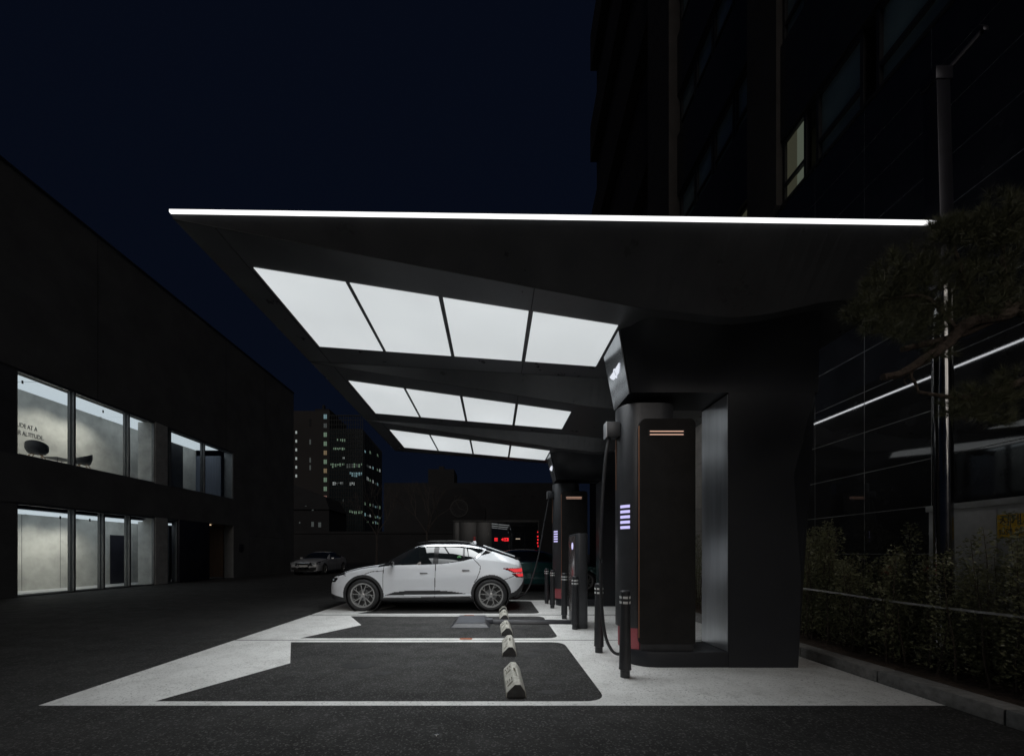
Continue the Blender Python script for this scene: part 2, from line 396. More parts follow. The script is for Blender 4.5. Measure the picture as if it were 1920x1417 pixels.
# ================================================================== CANOPY
X0, X1 = -2.78, 4.0
YB0, PITCH = 3.40, 2.58
def zt(x): return 4.232-.0147*(x-X0)
def zp(x):
    z = 4.16-.11*(min(x,2.35)+2.4)
    if x > 2.35: t = (x-2.35)/1.65; z += .17*(1-(1-t)**2)*min(1,t*1.6+.2)
    return min(z, zt(x)-.012)
def hw(x): return 1.27-.1142*(min(x,1.5)-X0)+(.1*(max(0,x-2.35)/1.65)**2)
can = thing('charging_canopy', 'black folded metal canopy over the charging bays with glowing ceiling panels', 'canopy', (0,0,0))
m_ = MB(); NX = 56
xs = [X0+(X1-X0)*i/NX for i in range(NX+1)]
prof = []
for x in xs:
    row = []
    for b in range(3):
        c = YB0+PITCH*(b+.5)
        row += [(x, c-PITCH/2+(0 if b == 0 else 0), zt(x)), (x, c-hw(x), zp(x)), (x, c+hw(x), zp(x))]
    row.append((x, YB0+PITCH*3, zt(x)))
    row += [(x, YB0+PITCH*3, zt(x)+.04), (x, YB0, zt(x)+.04)]
    prof.append(row)
n = len(prof[0]); vs = [v for r in prof for v in r]; fs = []
for i in range(NX):
    for j in range(n): fs.append((i*n+j, i*n+(j+1)%n, (i+1)*n+(j+1)%n, (i+1)*n+j))
fs += [tuple(range(n)), tuple(NX*n+j for j in range(n))]
m_.add(vs, fs); sh = m_.build('roof_shell', M_SOFFIT, can, weld=False)
# front light line (facing the camera) and the one along the right-hand side
s_ = MB()
s_.hexa([(X0,YB0-.022,zt(X0)-.008),(X1,YB0-.022,zt(X1)-.011),(X1,YB0-.002,zt(X1)-.011),(X0,YB0-.002,zt(X0)-.008)],
        [(X0,YB0-.022,zt(X0)+.016),(X1,YB0-.022,zt(X1)+.017),(X1,YB0-.002,zt(X1)+.017),(X0,YB0-.002,zt(X0)+.016)])
s_.build('edge_light_strip', M_STRIP, can)
s_ = MB(); s_.box(X1+.002, X1+.014, YB0+.06, YB0+PITCH*3, zt(X1)-.016, zt(X1)+.012); s_.build('edge_light_strip', M_STRIP2, can)
# luminous ceiling panels
XP0, XP1 = -2.40, 1.33
def ph(x): return .7475+(x-XP0)/(XP1-XP0)*(.46-.7475)
cuts = [(-2.40,-1.510),(-1.465,-.575),(-.527,.365),(.415,1.33)]
for b in range(3):
    c = YB0+PITCH*(b+.5)
    for xa, xb in cuts:
        pm = MB(); e = .007
        pts = [(xa,c-ph(xa)),(xb,c-ph(xb)),(xb,c+ph(xb)),(xa,c+ph(xa))]
        pm.hexa([(x,y,zp(x)-e) for x,y in pts], [(x,y,zp(x)-.001) for x,y in pts])
        pm.build('light_panel', M_PANEL, can)
        xm = (xa+xb)/2
        area('panel_lamp', can, (xm, c, zp(xm)-.012), xb-xa, 2*ph(xm)*.97, 12.5, 118, (.95,.985,1), (0,R(6.3),0))
# panel joints on the soffit
sm = MB()
for b in range(3):
    c = YB0+PITCH*(b+.5)
    for x in (-2.45, .39):
        h = hw(x)
        for s0, s1 in ((-h, -ph(x)-.003 if x > -2.4 else h), (ph(x)+.003, h)):
            if x < -2.4 and s0 > 0: continue
            sm.hexa([(x-.005,c+s0,zp(x)-.003),(x+.005,c+s0,zp(x)-.003),(x+.005,c+s1,zp(x)-.003),(x-.005,c+s1,zp(x)-.003)],
                    [(x-.005,c+s0,zp(x)+.004),(x+.005,c+s0,zp(x)+.004),(x+.005,c+s1,zp(x)+.004),(x-.005,c+s1,zp(x)+.004)])
    for sgn in (-1, 1):
        pts = [xs[i] for i in range(0, 36)]
        for xa, xb in zip(pts[:-1], pts[1:]):
            ya, yb = c+sgn*(hw(xa)-.006), c+sgn*(hw(xb)-.006); d = .005
            sm.hexa([(xa,ya-d,zp(xa)-.003),(xb,yb-d,zp(xb)-.003),(xb,yb+d,zp(xb)-.003),(xa,ya+d,zp(xa)-.003)],
                    [(xa,ya-d,zp(xa)+.003),(xb,yb-d,zp(xb)+.003),(xb,yb+d,zp(xb)+.003),(xa,ya+d,zp(xa)+.003)])
sm.build('soffit_seam', M_SEAM, can, weld=False)

# ================================================================== PYLONS
def make_pylon():
    root = thing('canopy_pylon', 'black C-shaped pylon nearest the camera with winged emblem panel', 'pylon', (2.5,4.78,0), group='pylons carrying the canopy')
    ox, oy = 2.5, 4.78
    def L(v): return (v[0]-ox, v[1]-oy, v[2])
    YF, YK = 4.50, 5.08
    # plinth with rounded nose
    pl = MB(); pts = [(3.44,YF+.006),(3.44,YK-.006)]
    for i in range(13):
        a = R(90+180*i/12); pts.append((1.86+.284*math.cos(a), 4.79+.284*math.sin(a)))
    pl.hexa([L((x,y,0)) for x,y in pts], [L((x,y,.18)) for x,y in pts]); pl.build('plinth', M_PYLON, root, bevel=.008)
    # right leg with a slanted facet
    lg = MB()
    lv = [(0,2.676,3.47,3.625),(.18,2.676,3.48,3.635),(1.0,2.676,3.50,3.69),(2.2,2.676,3.42,3.77),(3.14,2.676,3.66,3.83)]
    rings = []
    for z, xa, xb, xc in lv:
        rings.append([L((xa,YF,z)),L((xb,YF,z)),L((xc,YF+.20,z)),L((xc,YK,z)),L((xa,YK,z))])
    lg.add([v for r in rings for v in r], [(4,3,2,1,0), tuple(20+i for i in range(5))]+[(i*5+j,i*5+(j+1)%5,(i+1)*5+(j+1)%5,(i+1)*5+j) for i in range(4) for j in range(5)])
    lg.build('leg', M_PYLON, root)
    jm = MB(); jm.box(2.671-ox,2.675-ox,YF+.012-oy,YK-.012-oy,.185,3.12); jm.build('opening_reveal', M_JAMB, root)
    # head: overhanging, flaring up into the soffit
    def zs_(x): return zp(x)+.03
    hd = MB(); XN = 24; NZ = 10
    front = []; back = []
    for j in range(NZ+1):
        t = j/NZ; e = t*t*(.55+.45*t); fr_row = []; bk_row = []
        for i in range(XN+1):
            u = i/XN; ul = min(1, u/.12); ul = ul*ul*(3-2*ul)
            xl = 1.565+(1.372-1.565)*t; xr = 3.70+(3.30-3.70)*e; x = xl+(xr-xl)*u
            ytop = 4.29+(3.97-4.29)*ul
            yf = YF+(ytop-YF)*(t*(1-ul)+e*ul)
            z = 3.14+(zs_(x)-3.14)*t
            fr_row.append(L((x,yf,z)))
            xb_ = xl+(3.84-xl)*u; yk = YK+(4.89+(5.25-4.89)*ul-YK)*t
            bk_row.append(L((xb_,yk,3.14+(zs_(xb_)-3.14)*t)))
        front.append(fr_row); back.append(bk_row)
    W_ = XN+1; nF = (NZ+1)*W_
    vs = [v for r in front for v in r]+[v for r in back for v in r]; fs = []
    for j in range(NZ):
        for i in range(XN):
            q = (j*W_+i, j*W_+i+1, (j+1)*W_+i+1, (j+1)*W_+i); fs += [q, tuple(k+nF for k in q[::-1])]
        for i in (0, XN): fs.append((j*W_+i, (j+1)*W_+i, nF+(j+1)*W_+i, nF+j*W_+i))
    for i in range(XN):
        fs.append((i, i+1, nF+i+1, nF+i)); o_ = NZ*W_; fs.append((o_+i, o_+i+1, nF+o_+i+1, nF+o_+i))
    hd.add(vs, fs); hd.build('head', M_PYLON, root, smooth=True)
    # emblem panel on the nose
    A = Vector(L((1.372,4.30,3.735))); B = Vector(L((1.376,4.885,3.735))); C_ = Vector(L((1.560,5.07,3.14))); D = Vector(L((1.560,4.51,3.14)))
    nrm = (B-A).cross(D-A).normalized()
    if nrm.x > 0: nrm = -nrm
    lp = MB(); o1, o2 = nrm*.004, nrm*.016
    lp.hexa([A+o1,B+o1,C_+o1,D+o1], [A+o2,B+o2,C_+o2,D+o2]); panel = lp.build('emblem_panel', M_LOGOP, root)
    u = (B-A).normalized(); cen = (A+B+C_+D)/4; v = nrm.cross(u).normalized()
    if v.z < 0: v = -v
    cen = cen+v*.02
    em = MB()
    def shape(pts):
        q0 = [cen+u*a+v*b+nrm*.018 for a,b in pts]; q1 = [cen+u*a+v*b+nrm*.026 for a,b in pts]; em.hexa(q0, q1)
    for s in (-1, 1):
        shape([(s*.040,.036),(s*.215,.040),(s*.195,.010),(s*.045,.010)])
        shape([(s*.045,.003),(s*.190,.003),(s*.160,-.024),(s*.045,-.024)])
        shape([(s*.042,-.031),(s*.152,-.031),(s*.110,-.056),(s*.030,-.056)])
        shape([(0,.062),(s*.034,.048),(s*.036,-.040),(0,-.085),(0,-.066),(s*.022,-.032),(s*.020,.036),(0,.046)])
    em.v = [tuple(cen+nrm*(Vector(q)-cen).dot(nrm)+((Vector(q)-cen)-nrm*(Vector(q)-cen).dot(nrm))*.86-v*.06*(Vector(q)-cen).dot(v)) for q in em.v]
    em.build('emblem', M_EMBLEM, panel, weld=False)
    return root
pyl = make_pylon()
PY_OFF = 5.25
copy_tree(pyl, label='black C-shaped pylon behind the white car and green car cables', loc=(2.5,4.78+PY_OFF,0))['label'] = 'farther black C-shaped pylon, beside the tail of the white crossover'

# ================================================================== CHARGERS
def pill(x0, x1, y0, y1, r, n=8):
    pts = []
    for cx, cy, a0 in ((x1-r,y1-r,0),(x0+r,y1-r,90),(x0+r,y0+r,180),(x1-r,y0+r,270)):
        for i in range(n+1):
            a = R(a0+90*i/n); pts.append((cx+r*math.cos(a), cy+r*math.sin(a)))
    return pts
def make_charger(cable_pts, label):
    root = thing('electric_charger', label, 'charger', (1.85,4.80,.18), group='tall chargers standing in the pylons')
    ox, oy, oz = 1.85, 4.80, .18
    def l3(x, y, z): return (x-ox, y-oy, z-oz)
    body = MB(); pts = pill(1.50,2.17,4.60,5.06,.22,10)
    def sl(z0, z1, g=0):
        body.hexa([l3(x,y,z0) for x,y in pts], [l3(x,y,z1) for x,y in pts])
    sl(.43, 2.035); sl(2.05, 3.065); sl(2.035,2.05)
    body.build('casing', M_CHBODY, root, bevel=.006)
    fr = MB(); pp = []
    for cx, cz, a0 in ((2.325-.07,2.86-.07,0),(1.685+.07,2.86-.07,90),(1.685+.03,.26+.03,180),(2.325-.03,.26+.03,270)):
        r = .07 if cz > 1 else .03
        for i in range(7):
            a = R(a0+15*i); pp.append((cx+r*math.cos(a), cz+r*math.sin(a)))
    fr.hexa([l3(x,4.545,z) for x,z in pp], [l3(x,4.598,z) for x,z in pp])
    front = fr.build('front_panel', M_CHFRONT, root, bevel=.006)
    # back half of the cabinet behind the front panel
    bk = MB(); bk.hexa([l3(x,4.600,z) for x,z in pp], [l3(x,5.02,z) for x,z in pp]); bk.build('cabinet', M_CHBODY, root)
    ft = MB(); ft.box(*[v for pr in zip(l3(1.70,4.57,.18), l3(2.31,5.0,.265)) for v in pr]); ft.build('foot', M_BLACK, root)
    ed = MB(); ed.tube([l3(1.682,4.572,.33), l3(1.682,4.572,2.78)], .008, 8); ed.build('copper_edge', M_COPPER, root)
    for z in (2.705, 2.668):
        s = MB(); s.box(*[v for pr in zip(l3(1.795,4.535,z), l3(2.18,4.543,z+.0075)) for v in pr]); s.build('light_line', M_COPGLOW, front)
    s = MB(); s.box(*[v for pr in zip(l3(1.775,4.5445-.004,2.655), l3(2.20,4.5445-.001,2.728)) for v in pr]); s.build('light_bezel', M_SEAM, front)
    # status bars wrap round the column's front-left quarter
    for i in range(5):
        z = 1.845-i*.062; b = MB(); ring = []
        for q in range(6):
            a = R(204+q*6.5); ring.append((1.72+.222*math.cos(a), 4.82+.222*math.sin(a)))
        ro = [(1.72+(x-1.72)*1.012, 4.82+(y-4.82)*1.012) for x,y in ring]
        pol = ring+ro[::-1]
        b.hexa([l3(x,y,z) for x,y in pol], [l3(x,y,z+.034) for x,y in pol]); b.build('status_light', M_PURPLE, root)
    cl = MB(); cl.tube([l3(1.494,4.83,2.08), l3(1.494,4.83,2.78)], .006, 6); cl.build('copper_edge', M_COPPER, root)
    # holster with plug
    h = MB(); h.box(*[v for pr in zip(l3(1.355,4.72,2.70), l3(1.512,4.86,2.885)) for v in pr]); hol = h.build('plug_holster', M_CHBODY, root, bevel=.012)
    h = MB(); h.box(*[v for pr in zip(l3(1.349,4.725,2.70), l3(1.354,4.855,2.885)) for v in pr]); h.build('holster_cap', M_JAMB, hol)
    # red foot between column and plinth
    rd = MB(); pr_ = pill(1.53,2.0,4.62,5.04,.20,10)
    rd.hexa([l3(x,y,.184) for x,y in pr_], [l3(x,y,.43) for x,y in pr_]); rd.build('red_base', M_RED, root)
    rd = MB(); pr_ = pill(1.575,1.70,4.52,5.06,.062,6); 
    cb = MB(); cb.tube([l3(*p) for p in cable_pts], .019, 10); cb.build('charging_cable', M_BLACK, root, smooth=True)
    return root
def spline(pts, n=10):
    pts = [Vector(p) for p in pts]; out = []
    P = [pts[0]*2-pts[1]]+pts+[pts[-1]*2-pts[-2]]
    for i in range(1, len(P)-2):
        for k in range(n):
            t = k/n; a, b, c, d = P[i-1:i+3]
            out.append(.5*((2*b)+(c-a)*t+(2*a-5*b+4*c-d)*t*t+(3*b-a-3*c+d)*t**3))
    out.append(pts[-1]); return out
c1 = [(1.40,4.79,2.70),(1.355,4.79,2.45),(1.315,4.79,1.9),(1.295,4.79,1.3),(1.305,4.79,.75),(1.345,4.79,.35),(1.42,4.80,.15),(1.50,4.80,.085),(1.575,4.80,.11)]
ch = make_charger(spline(c1), 'tall black charger nearest the camera with its cable hanging down')
c2 = [(1.40,4.79,2.70),(1.33,4.79,2.3),(1.20,4.75,1.5),(1.05,4.68,.9),(.90,4.60,.45),(.72,4.55,.19),(.45,4.50,.17),(.42,4.45,.30)]
c2b = [(1.40,4.79,2.70),(1.36,4.79,2.5),(1.25,4.79,1.9),(1.13,4.76,1.25),(.98,4.70,.72),(.83,4.66,.38),(.62,4.66,.205),(.45,4.66,.19),(.30,4.66,.24)]
ch2 = make_charger(spline(c2b), 'farther tall black charger with its cable running to the white crossover')
ch2.location = (1.85, 4.80+PY_OFF, .18)

# ================================================================== BOLLARDS
def make_bollard():
    root = thing('bollard', 'x', 'bollard', (0,0,0), group='black bollards in front of the chargers')
    b = MB(); pr = [(.050,.0),(.050,.075),(.066,.085),(.063,.10),(.050,.86),(.053,.862),(.053,.90),(.044,.912)]
    n = 16
    b.lathe(pr, n=n); b.build('post', M_BLACK, root, smooth=True)
    for z in (.775, .828):
        for a0 in (0, 72, 144, 216, 288):
            m = MB(); po = []; pi = []
            for i in range(5):
                a = R(a0+13*i+20); po.append((.0565*math.cos(a), .0565*math.sin(a))); pi.append((.0505*math.cos(a), .0505*math.sin(a)))
            pol = po+pi[::-1]
            m.hexa([(x,y,z) for x,y in pol], [(x,y,z+.024) for x,y in pol]); m.build('reflector', M_BAND, root)
    return root
bl = make_bollard()
bpos = [(1.383,4.16),(1.384,5.20),(1.397,6.80),(1.407,7.885),(1.40,9.43),(1.385,10.34)]
blab = ['largest black bollard, just in front of the near charger with its red foot', 'black bollard beside the hanging cable of the near charger',
        'black bollard standing against the low charging post with the round light', 'black bollard just behind the low charging post with the round light',
        'black bollard right in front of the farther charger with its red foot', 'farthest and smallest black bollard, next to the tail of the white crossover']
for i, (p_, l_) in enumerate(zip(bpos, blab)):
    o = bl if i == 0 else copy_tree(bl)
    o.location = (p_[0], p_[1], .004); o['label'] = l_; o.rotation_euler.z = R(random.uniform(-8,8))

# ================================================================== WHEEL STOPS
def make_stop():
    root = thing('wheel_stop', 'x', 'wheel stop', (0,0,0), group='concrete wheel stops across the bays')
    Lh = .375
    pro = [(-.095,0),(.095,0),(.087,.055),(.042,.12),(-.012,.12),(-.089,.045)]
    b = MB(); b.prism(pro, 'y', -Lh, Lh)
    o = b.build('block', M_STOP, root, bevel=.007)
    # recessed mouldings in the sloped and top faces
    cut = MB()
    a = Vector((-.089,.045)); c = Vector((-.012,.12)); d = (c-a).normalized(); nn = Vector((-d.y, d.x))
    def slot(t0, t1, y0, y1, dep=.012):
        q = [a+d*t0+nn*.02, a+d*t1+nn*.02, a+d*t1-nn*dep, a+d*t0-nn*dep]
        cut.prism([tuple(v) for v in q], 'y', y0, y1)
    for y0 in (-.27, .10):
        slot(.018,.090,y0,y0+.045,.026); slot(.018,.032,y0+.07,y0+.17,.02); slot(.047,.060,y0+.07,y0+.17,.02); slot(.076,.090,y0+.07,y0+.17,.02)
    cut.box(.004,.026,-.13,.15,.085,.14)
    cut.box(-.02,.03,-.39,-.34,.035,.06)
    co_ = cut.build('cutter', M_STOPDARK, None, weld=False)
    md = o.modifiers.new('b', 'BOOLEAN'); md.object = co_; md.operation = 'DIFFERENCE'; md.solver = 'EXACT'; md.material_mode = 'INDEX'
    dg = bpy.context.evaluated_depsgraph_get(); me = bpy.data.meshes.new_from_object(o.evaluated_get(dg))
    o.modifiers.clear(); o.data = me; o.data.materials.clear(); o.data.materials.append(M_STOP)
    for p_ in me.polygons: p_.material_index = 0
    bpy.data.objects.remove(co_)
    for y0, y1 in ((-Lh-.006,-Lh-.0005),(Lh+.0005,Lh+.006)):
        c = MB(); c.prism([(.9*u,.004+.93*v) for u,v in pro], 'y', y0, y1); c.build('end_shade_plate', M_STOPDARK, root)  # thin dark plates put the shade of the end faces into colour
    return root
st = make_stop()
spos = [(.198,3.945),(.205,5.385),(.205,6.665),(.205,8.02),(.205,9.12),(.205,10.4)]
slab = ['nearest and largest weathered concrete wheel stop, in the front bay', 'weathered concrete wheel stop in the front bay, beside its rear white line',
        'concrete wheel stop in the middle bay on the near side of the pad duct', 'concrete wheel stop in the middle bay on the far side of the pad duct',
        'concrete wheel stop against the rear wheel of the white crossover']
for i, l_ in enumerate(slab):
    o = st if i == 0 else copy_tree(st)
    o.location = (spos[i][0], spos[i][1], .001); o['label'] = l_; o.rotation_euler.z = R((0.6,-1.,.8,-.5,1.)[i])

# ================================================================== WIRELESS CHARGING POST, PAD, DUCT
kp = thing('charging_post', 'low black charging post with a round glowing light, joined to the floor pad', 'charging post', (1.52,7.16,0))
b = MB(); pts = pill(-.10,.115,-.34,.34,.07,6); b.hexa([(x,y,.004) for x,y in pts], [(x,y,1.655) for x,y in pts]); b.build('casing', M_CHBODY, kp, bevel=.012)
b = MB(); b.box(-.112,-.1015,-.27,.27,.25,1.62); fp = b.build('face_plate', mat('post_face', (.10,.085,.085), .22, .3, noise=(3,.85,1.1)), kp, bevel=.003)
b = MB(); b.lathe([(.062,-.006),(.062,.0),(.040,.0),(.040,-.006)], (-.114,-.10,1.44), 'x', 28, closed=True); b.build('ring_light', M_PURPLE, fp)
b = MB(); b.lathe([(.036,-.004),(.036,.0)], (-.1135,-.10,1.44), 'x', 24); b.build('ring_core', M_EMBLEM, fp)
pd = thing('charging_pad', 'square grey wireless charging pad lying in the middle bay', 'charging pad', (-.42,7.41,0))
b = MB(); b.hexa([(-.36,-.53,.004),(.36,-.53,.004),(.36,.53,.004),(-.36,.53,.004)], [(-.27,-.44,.075),(.27,-.44,.075),(.27,.44,.075),(-.27,.44,.075)]); b.build('rubber_base', M_DUCT, pd, bevel=.018)
b = MB()
for i in range(7):
    yy = -.41+i*.118; b.box(-.25,.25,yy,yy+.108,.075,.083)
b.build('top_plate', M_PAD, pd, bevel=.003)
b = MB(); b.box(.265,.40,-.09,.09,.006,.088); b.build('connector', M_PAD, pd, bevel=.012)
dc = MB(); dc.hexa([(-.02,7.30,.005),(1.425,7.26,.005),(1.425,7.42,.005),(-.02,7.50,.005)], [(-.02,7.335,.07),(1.425,7.29,.07),(1.425,7.39,.07),(-.02,7.465,.07)])
dco = dc.build('cable_duct', M_DUCT, bevel=.012); tag(dco, 'dark floor duct running from the charging pad to the low charging post', 'cable duct')

# ================================================================== CARS
def pchip(tab):
    X = np.array([t[0] for t in tab], float); Y = np.array([t[1] for t in tab], float)
    h = np.diff(X); d = np.diff(Y)/h; m = np.zeros(len(X))
    for i in range(1, len(X)-1):
        if d[i-1]*d[i] > 0:
            w1 = 2*h[i]+h[i-1]; w2 = h[i]+2*h[i-1]; m[i] = (w1+w2)/(w1/d[i-1]+w2/d[i])
    m[0] = d[0]; m[-1] = d[-1]
    def f(x):
        i = int(min(max(np.searchsorted(X, x)-1, 0), len(h)-1)); t = (min(max(x,X[0]),X[-1])-X[i])/h[i]
        return float((2*t**3-3*t*t+1)*Y[i]+(t**3-2*t*t+t)*h[i]*m[i]+(-2*t**3+3*t*t)*Y[i+1]+(t**3-t*t)*h[i]*m[i+1])
    return f
def inpoly(x, z, poly):
    ins = np.zeros(x.shape, bool); n = len(poly)
    for i in range(n):
        x0, z0 = poly[i]; x1, z1 = poly[(i+1)%n]
        if z0 == z1: continue
        c = ((z0 > z) != (z1 > z)) & (x < (x1-x0)*(z-z0)/(z1-z0)+x0); ins ^= c
    return ins
def near_line(x, z, pts, r):
    d = np.full(x.shape, 9.)
    for (x0,z0),(x1,z1) in zip(pts[:-1], pts[1:]):
        dx, dz = x1-x0, z1-z0; L2 = dx*dx+dz*dz
        t = np.clip(((x-x0)*dx+(z-z0)*dz)/L2, 0, 1)
        d = np.minimum(d, np.hypot(x-x0-t*dx, z-z0-t*dz))
    return d < r
def make_wheel(root, x, y, Rw, side, rimr, spokes):
    wh = MB(); wd = .118
    prof = [(rimr,-wd*.80),(rimr+.015,-wd*.98),(Rw-.045,-wd*1.04),(Rw-.012,-wd*.86),(Rw,-wd*.62),(Rw,wd*.62),(Rw-.012,wd*.86),(Rw-.045,wd*1.04),(rimr+.015,wd*.98),(rimr,wd*.80)]
    wh.lathe(prof, (x,y,Rw), 'y', 48, closed=True)
    wo = wh.build('wheel', M_RUB, root, smooth=True)
    rm = MB(); yo = y+side*wd*.93
    s = side
    rm.lathe([(rimr-.004,-s*.10),(rimr+.010,s*.006),(rimr-.018,s*.004),(rimr-.030,-s*.05),(rimr-.030,-s*.10)], (x,yo,Rw), 'y', 48, closed=True)
    for kx in range(spokes):
        a0 = 2*math.pi*kx/spokes+.3
        for da, r1 in ((-.30, rimr-.012), (.20, rimr-.012)):
            a1 = a0+da; p0 = Vector((.045*math.cos(a0),0,.045*math.sin(a0))); p1 = Vector((r1*math.cos(a1),0,r1*math.sin(a1)))
            dr = (p1-p0).normalized(); nn = Vector((-dr.z,0,dr.x)); w0, w1 = .0105, .0075
            bs = [p0+nn*w0, p1+nn*w1, p1-nn*w1, p0-nn*w0]
            q0 = [(x+v.x, yo-s*.030, Rw+v.z) for v in bs]; q1 = [(x+v.x*(1 if i in(0,3) else 1), yo+s*(-.006 if i in (0,3) else -.001), Rw+v.z) for i,v in enumerate(bs)]
            rm.hexa(q0, q1)
        a1 = a0+.10; a2 = a0-.62
        p0 = Vector((.62*rimr*math.cos(a0-.19),0,.62*rimr*math.sin(a0-.19))); p1 = Vector(((rimr-.015)*math.cos(a2),0,(rimr-.015)*math.sin(a2)))
        dr = (p1-p0).normalized(); nn = Vector((-dr.z,0,dr.x))
        bs = [p0+nn*.006, p1+nn*.005, p1-nn*.005, p0-nn*.006]
        rm.hexa([(x+v.x,yo-s*.030,Rw+v.z) for v in bs], [(x+v.x,yo-s*.008,Rw+v.z) for v in bs])
    rm.lathe([(.001,-s*.03),(.05,-s*.03),(.05,-s*.004),(.03,s*.002),(.001,s*.002)], (x,yo,Rw), 'y', 20)
    rm.build('rim', M_RIM, wo, weld=False)
    dk = MB(); dk.lathe([(.001,-s*.13),(rimr-.004,-s*.13),(rimr-.004,-s*.10),(.001,-s*.10)], (x,yo,Rw), 'y', 32); dk.build('wheel_well_disc', M_RIMD, wo)
    dk = MB(); dk.lathe([(.001,-s*.095),(.135,-s*.095),(.135,-s*.075),(.001,-s*.075)], (x,yo,Rw), 'y', 28); dk.build('brake_disc', M_MULL, wo)

def make_car(S, name, label, loc, rz, group=None, fine=True):
    root = thing(name, label, 'car', loc, rz, group)
    fz, fs, fw, fb, fi, fr, fd = [pchip(S[k]) for k in ('zc','zs','W','zb','wbi','wr','dzr')]
    step = .010 if fine else .025
    x0, x1 = S['zc'][0][0], S['zc'][-1][0]
    n = int((x1-x0)/step); xs = np.linspace(x0, x1, n+1)
    cnt = (6,16,24,20,10,40,14,16) if fine else (3,4,5,6,4,10,6,7)
    nb = sum(cnt[:5]); ng = nb+cnt[5]
    P = []
    for x in xs:
        w, zs, zc = fw(x), fs(x), fz(x); zb = min(fb(x), zc-.004); wb = w-fi(x); wr = min(fr(x), wb-.01); zr = zc-fd(x)
        zr = max(zr, zb+.002)
        hgt = zb-zs
        ctl = [(w-.11,zs),(w-.035,zs+.02*min(1,hgt*2)),(w-.012,zs+.28*hgt),(w,zs+.62*hgt),(wb+.020,zb-.055*min(1,hgt*2)),(wb,zb),(wr,zr),(wr*.55,zc-(zc-zr)*.18),(0,zc)]
        pts = []
        for (a,b),c in zip(zip(ctl[:-1],ctl[1:]), cnt):
            bow = .062*max(0, b[1]-a[1])/.45*.26 if c == cnt[5] else 0
            for k in range(c): t = k/c; pts.append((a[0]+(b[0]-a[0])*t+bow*4*t*(1-t), a[1]+(b[1]-a[1])*t))
        pts.append(ctl[-1]); A = np.array(pts)
        for _ in range(S.get('smooth', 24) if fine else 3):
            B = A.copy(); B[1:-1] = .5*A[1:-1]+.25*(A[:-2]+A[2:]); B[-1,1] = .5*A[-1,1]+.5*A[-2,1]; A = B
        P.append(A)
    P = np.array(P)                              # stations x samples x (y,z)
    m = P.shape[1]
    X = np.repeat(xs[:,None], m, 1)
    Y = P[:,:,0]; Z = P[:,:,1]
    # face centres
    fx = (X[:-1,:-1]+X[1:,1:])/2; fzc = (Z[:-1,:-1]+Z[1:,1:])/2; fy = (Y[:-1,:-1]+Y[1:,1:])/2
    J = np.repeat(np.arange(m-1)[None,:], n, 0)
    cls = np.zeros(fx.shape, int)                # 0 body
    names = ['body']; mats = [S['paint']]
    def cl(nm, mt):
        if nm not in names: names.append(nm); mats.append(mt)
        return names.index(nm)
    low = J < nb; sideg = (J >= nb-4) & (J < ng+2); side = J < ng+2; top = J >= ng-1
    # black greenhouse surround, windscreen, roof, rear window
    a, b = S['gh']                                # greenhouse start / end
    BK = cl('black_trim', M_GLOSSB)
    apil = sideg & (fx > a-.05) & (fx < S['apil']) & (J >= nb)
    cls[apil] = BK if S.get('black_pillars') else 0
    ws = top & (fx > a+.03) & (fx < S['ws_end']); cls[ws] = cl('windscreen', M_CGLASS)
    if S.get('black_roof'):
        rf = (J >= ng+3) & (fx >= S['ws_end']) & (fx < S['rg'][0]); cls[rf] = BK
    rg = top & (fx > S['rg'][0]) & (fx < S['rg'][1]); cls[rg] = cl('rear_window', M_CGLASS)
    for poly in S['trim_polys']: cls[side & inpoly(fx, fzc, poly)] = BK
    for k, poly in enumerate(S['windows']): cls[side & inpoly(fx, fzc, poly)] = cl('side_window#%d' % k, M_CGLASS)
    # cladding: sills, arches, bumper foot
    CLD = cl('lower_cladding', S.get('clad', M_CLAD))
    zl = np.vectorize(pchip(S['sill']))(fx)
    cls[low & (fzc < zl)] = CLD
    for poly in S.get('clad_polys', ()): cls[low & inpoly(fx, fzc, poly)] = CLD
    hole = np.zeros(fx.shape, bool)
    for wx in S['wheels']:
        d = np.hypot(fx-wx, fzc-S['Rw'])
        if S.get('arch_clad'): cls[(J < ng) & (d < S['arch']+S['arch_clad']) & (fzc < 1.0) & (cls == 0)] = CLD
        hole |= (J < nb+3) & (d < S['arch']) & (fy > .3)
    for pts in S['seams']: cls[side & near_line(fx, fzc, pts, .0075 if fine else .012) & ((cls == 0) | (cls == CLD))] = cl('door_seam', M_SEAM)
    for kc_, pts in enumerate(S.get('chrome', ())): cls[side & near_line(fx, fzc, pts, .011 if fine else .014)] = cl('chrome_line#%d' % kc_, M_CHROMEC)
    LT = 0
    for nm, mt, polys in S.get('lamps', ()):
        for kp_, poly in enumerate(polys): cls[(J < ng+6) & inpoly(fx, fzc, poly)] = cl('%s#%d' % (nm, kp_), mt)
    # one mesh per part; parts that lie on one flank only get a mesh for each flank
    V1 = np.stack([X, Y, Z], -1).reshape(-1,3); V2 = V1*np.array([1,-1,1]); off = X.size
    VX = np.concatenate([V1, V2])
    BODY = ('body', 'windscreen', 'rear_window', 'door_seam')
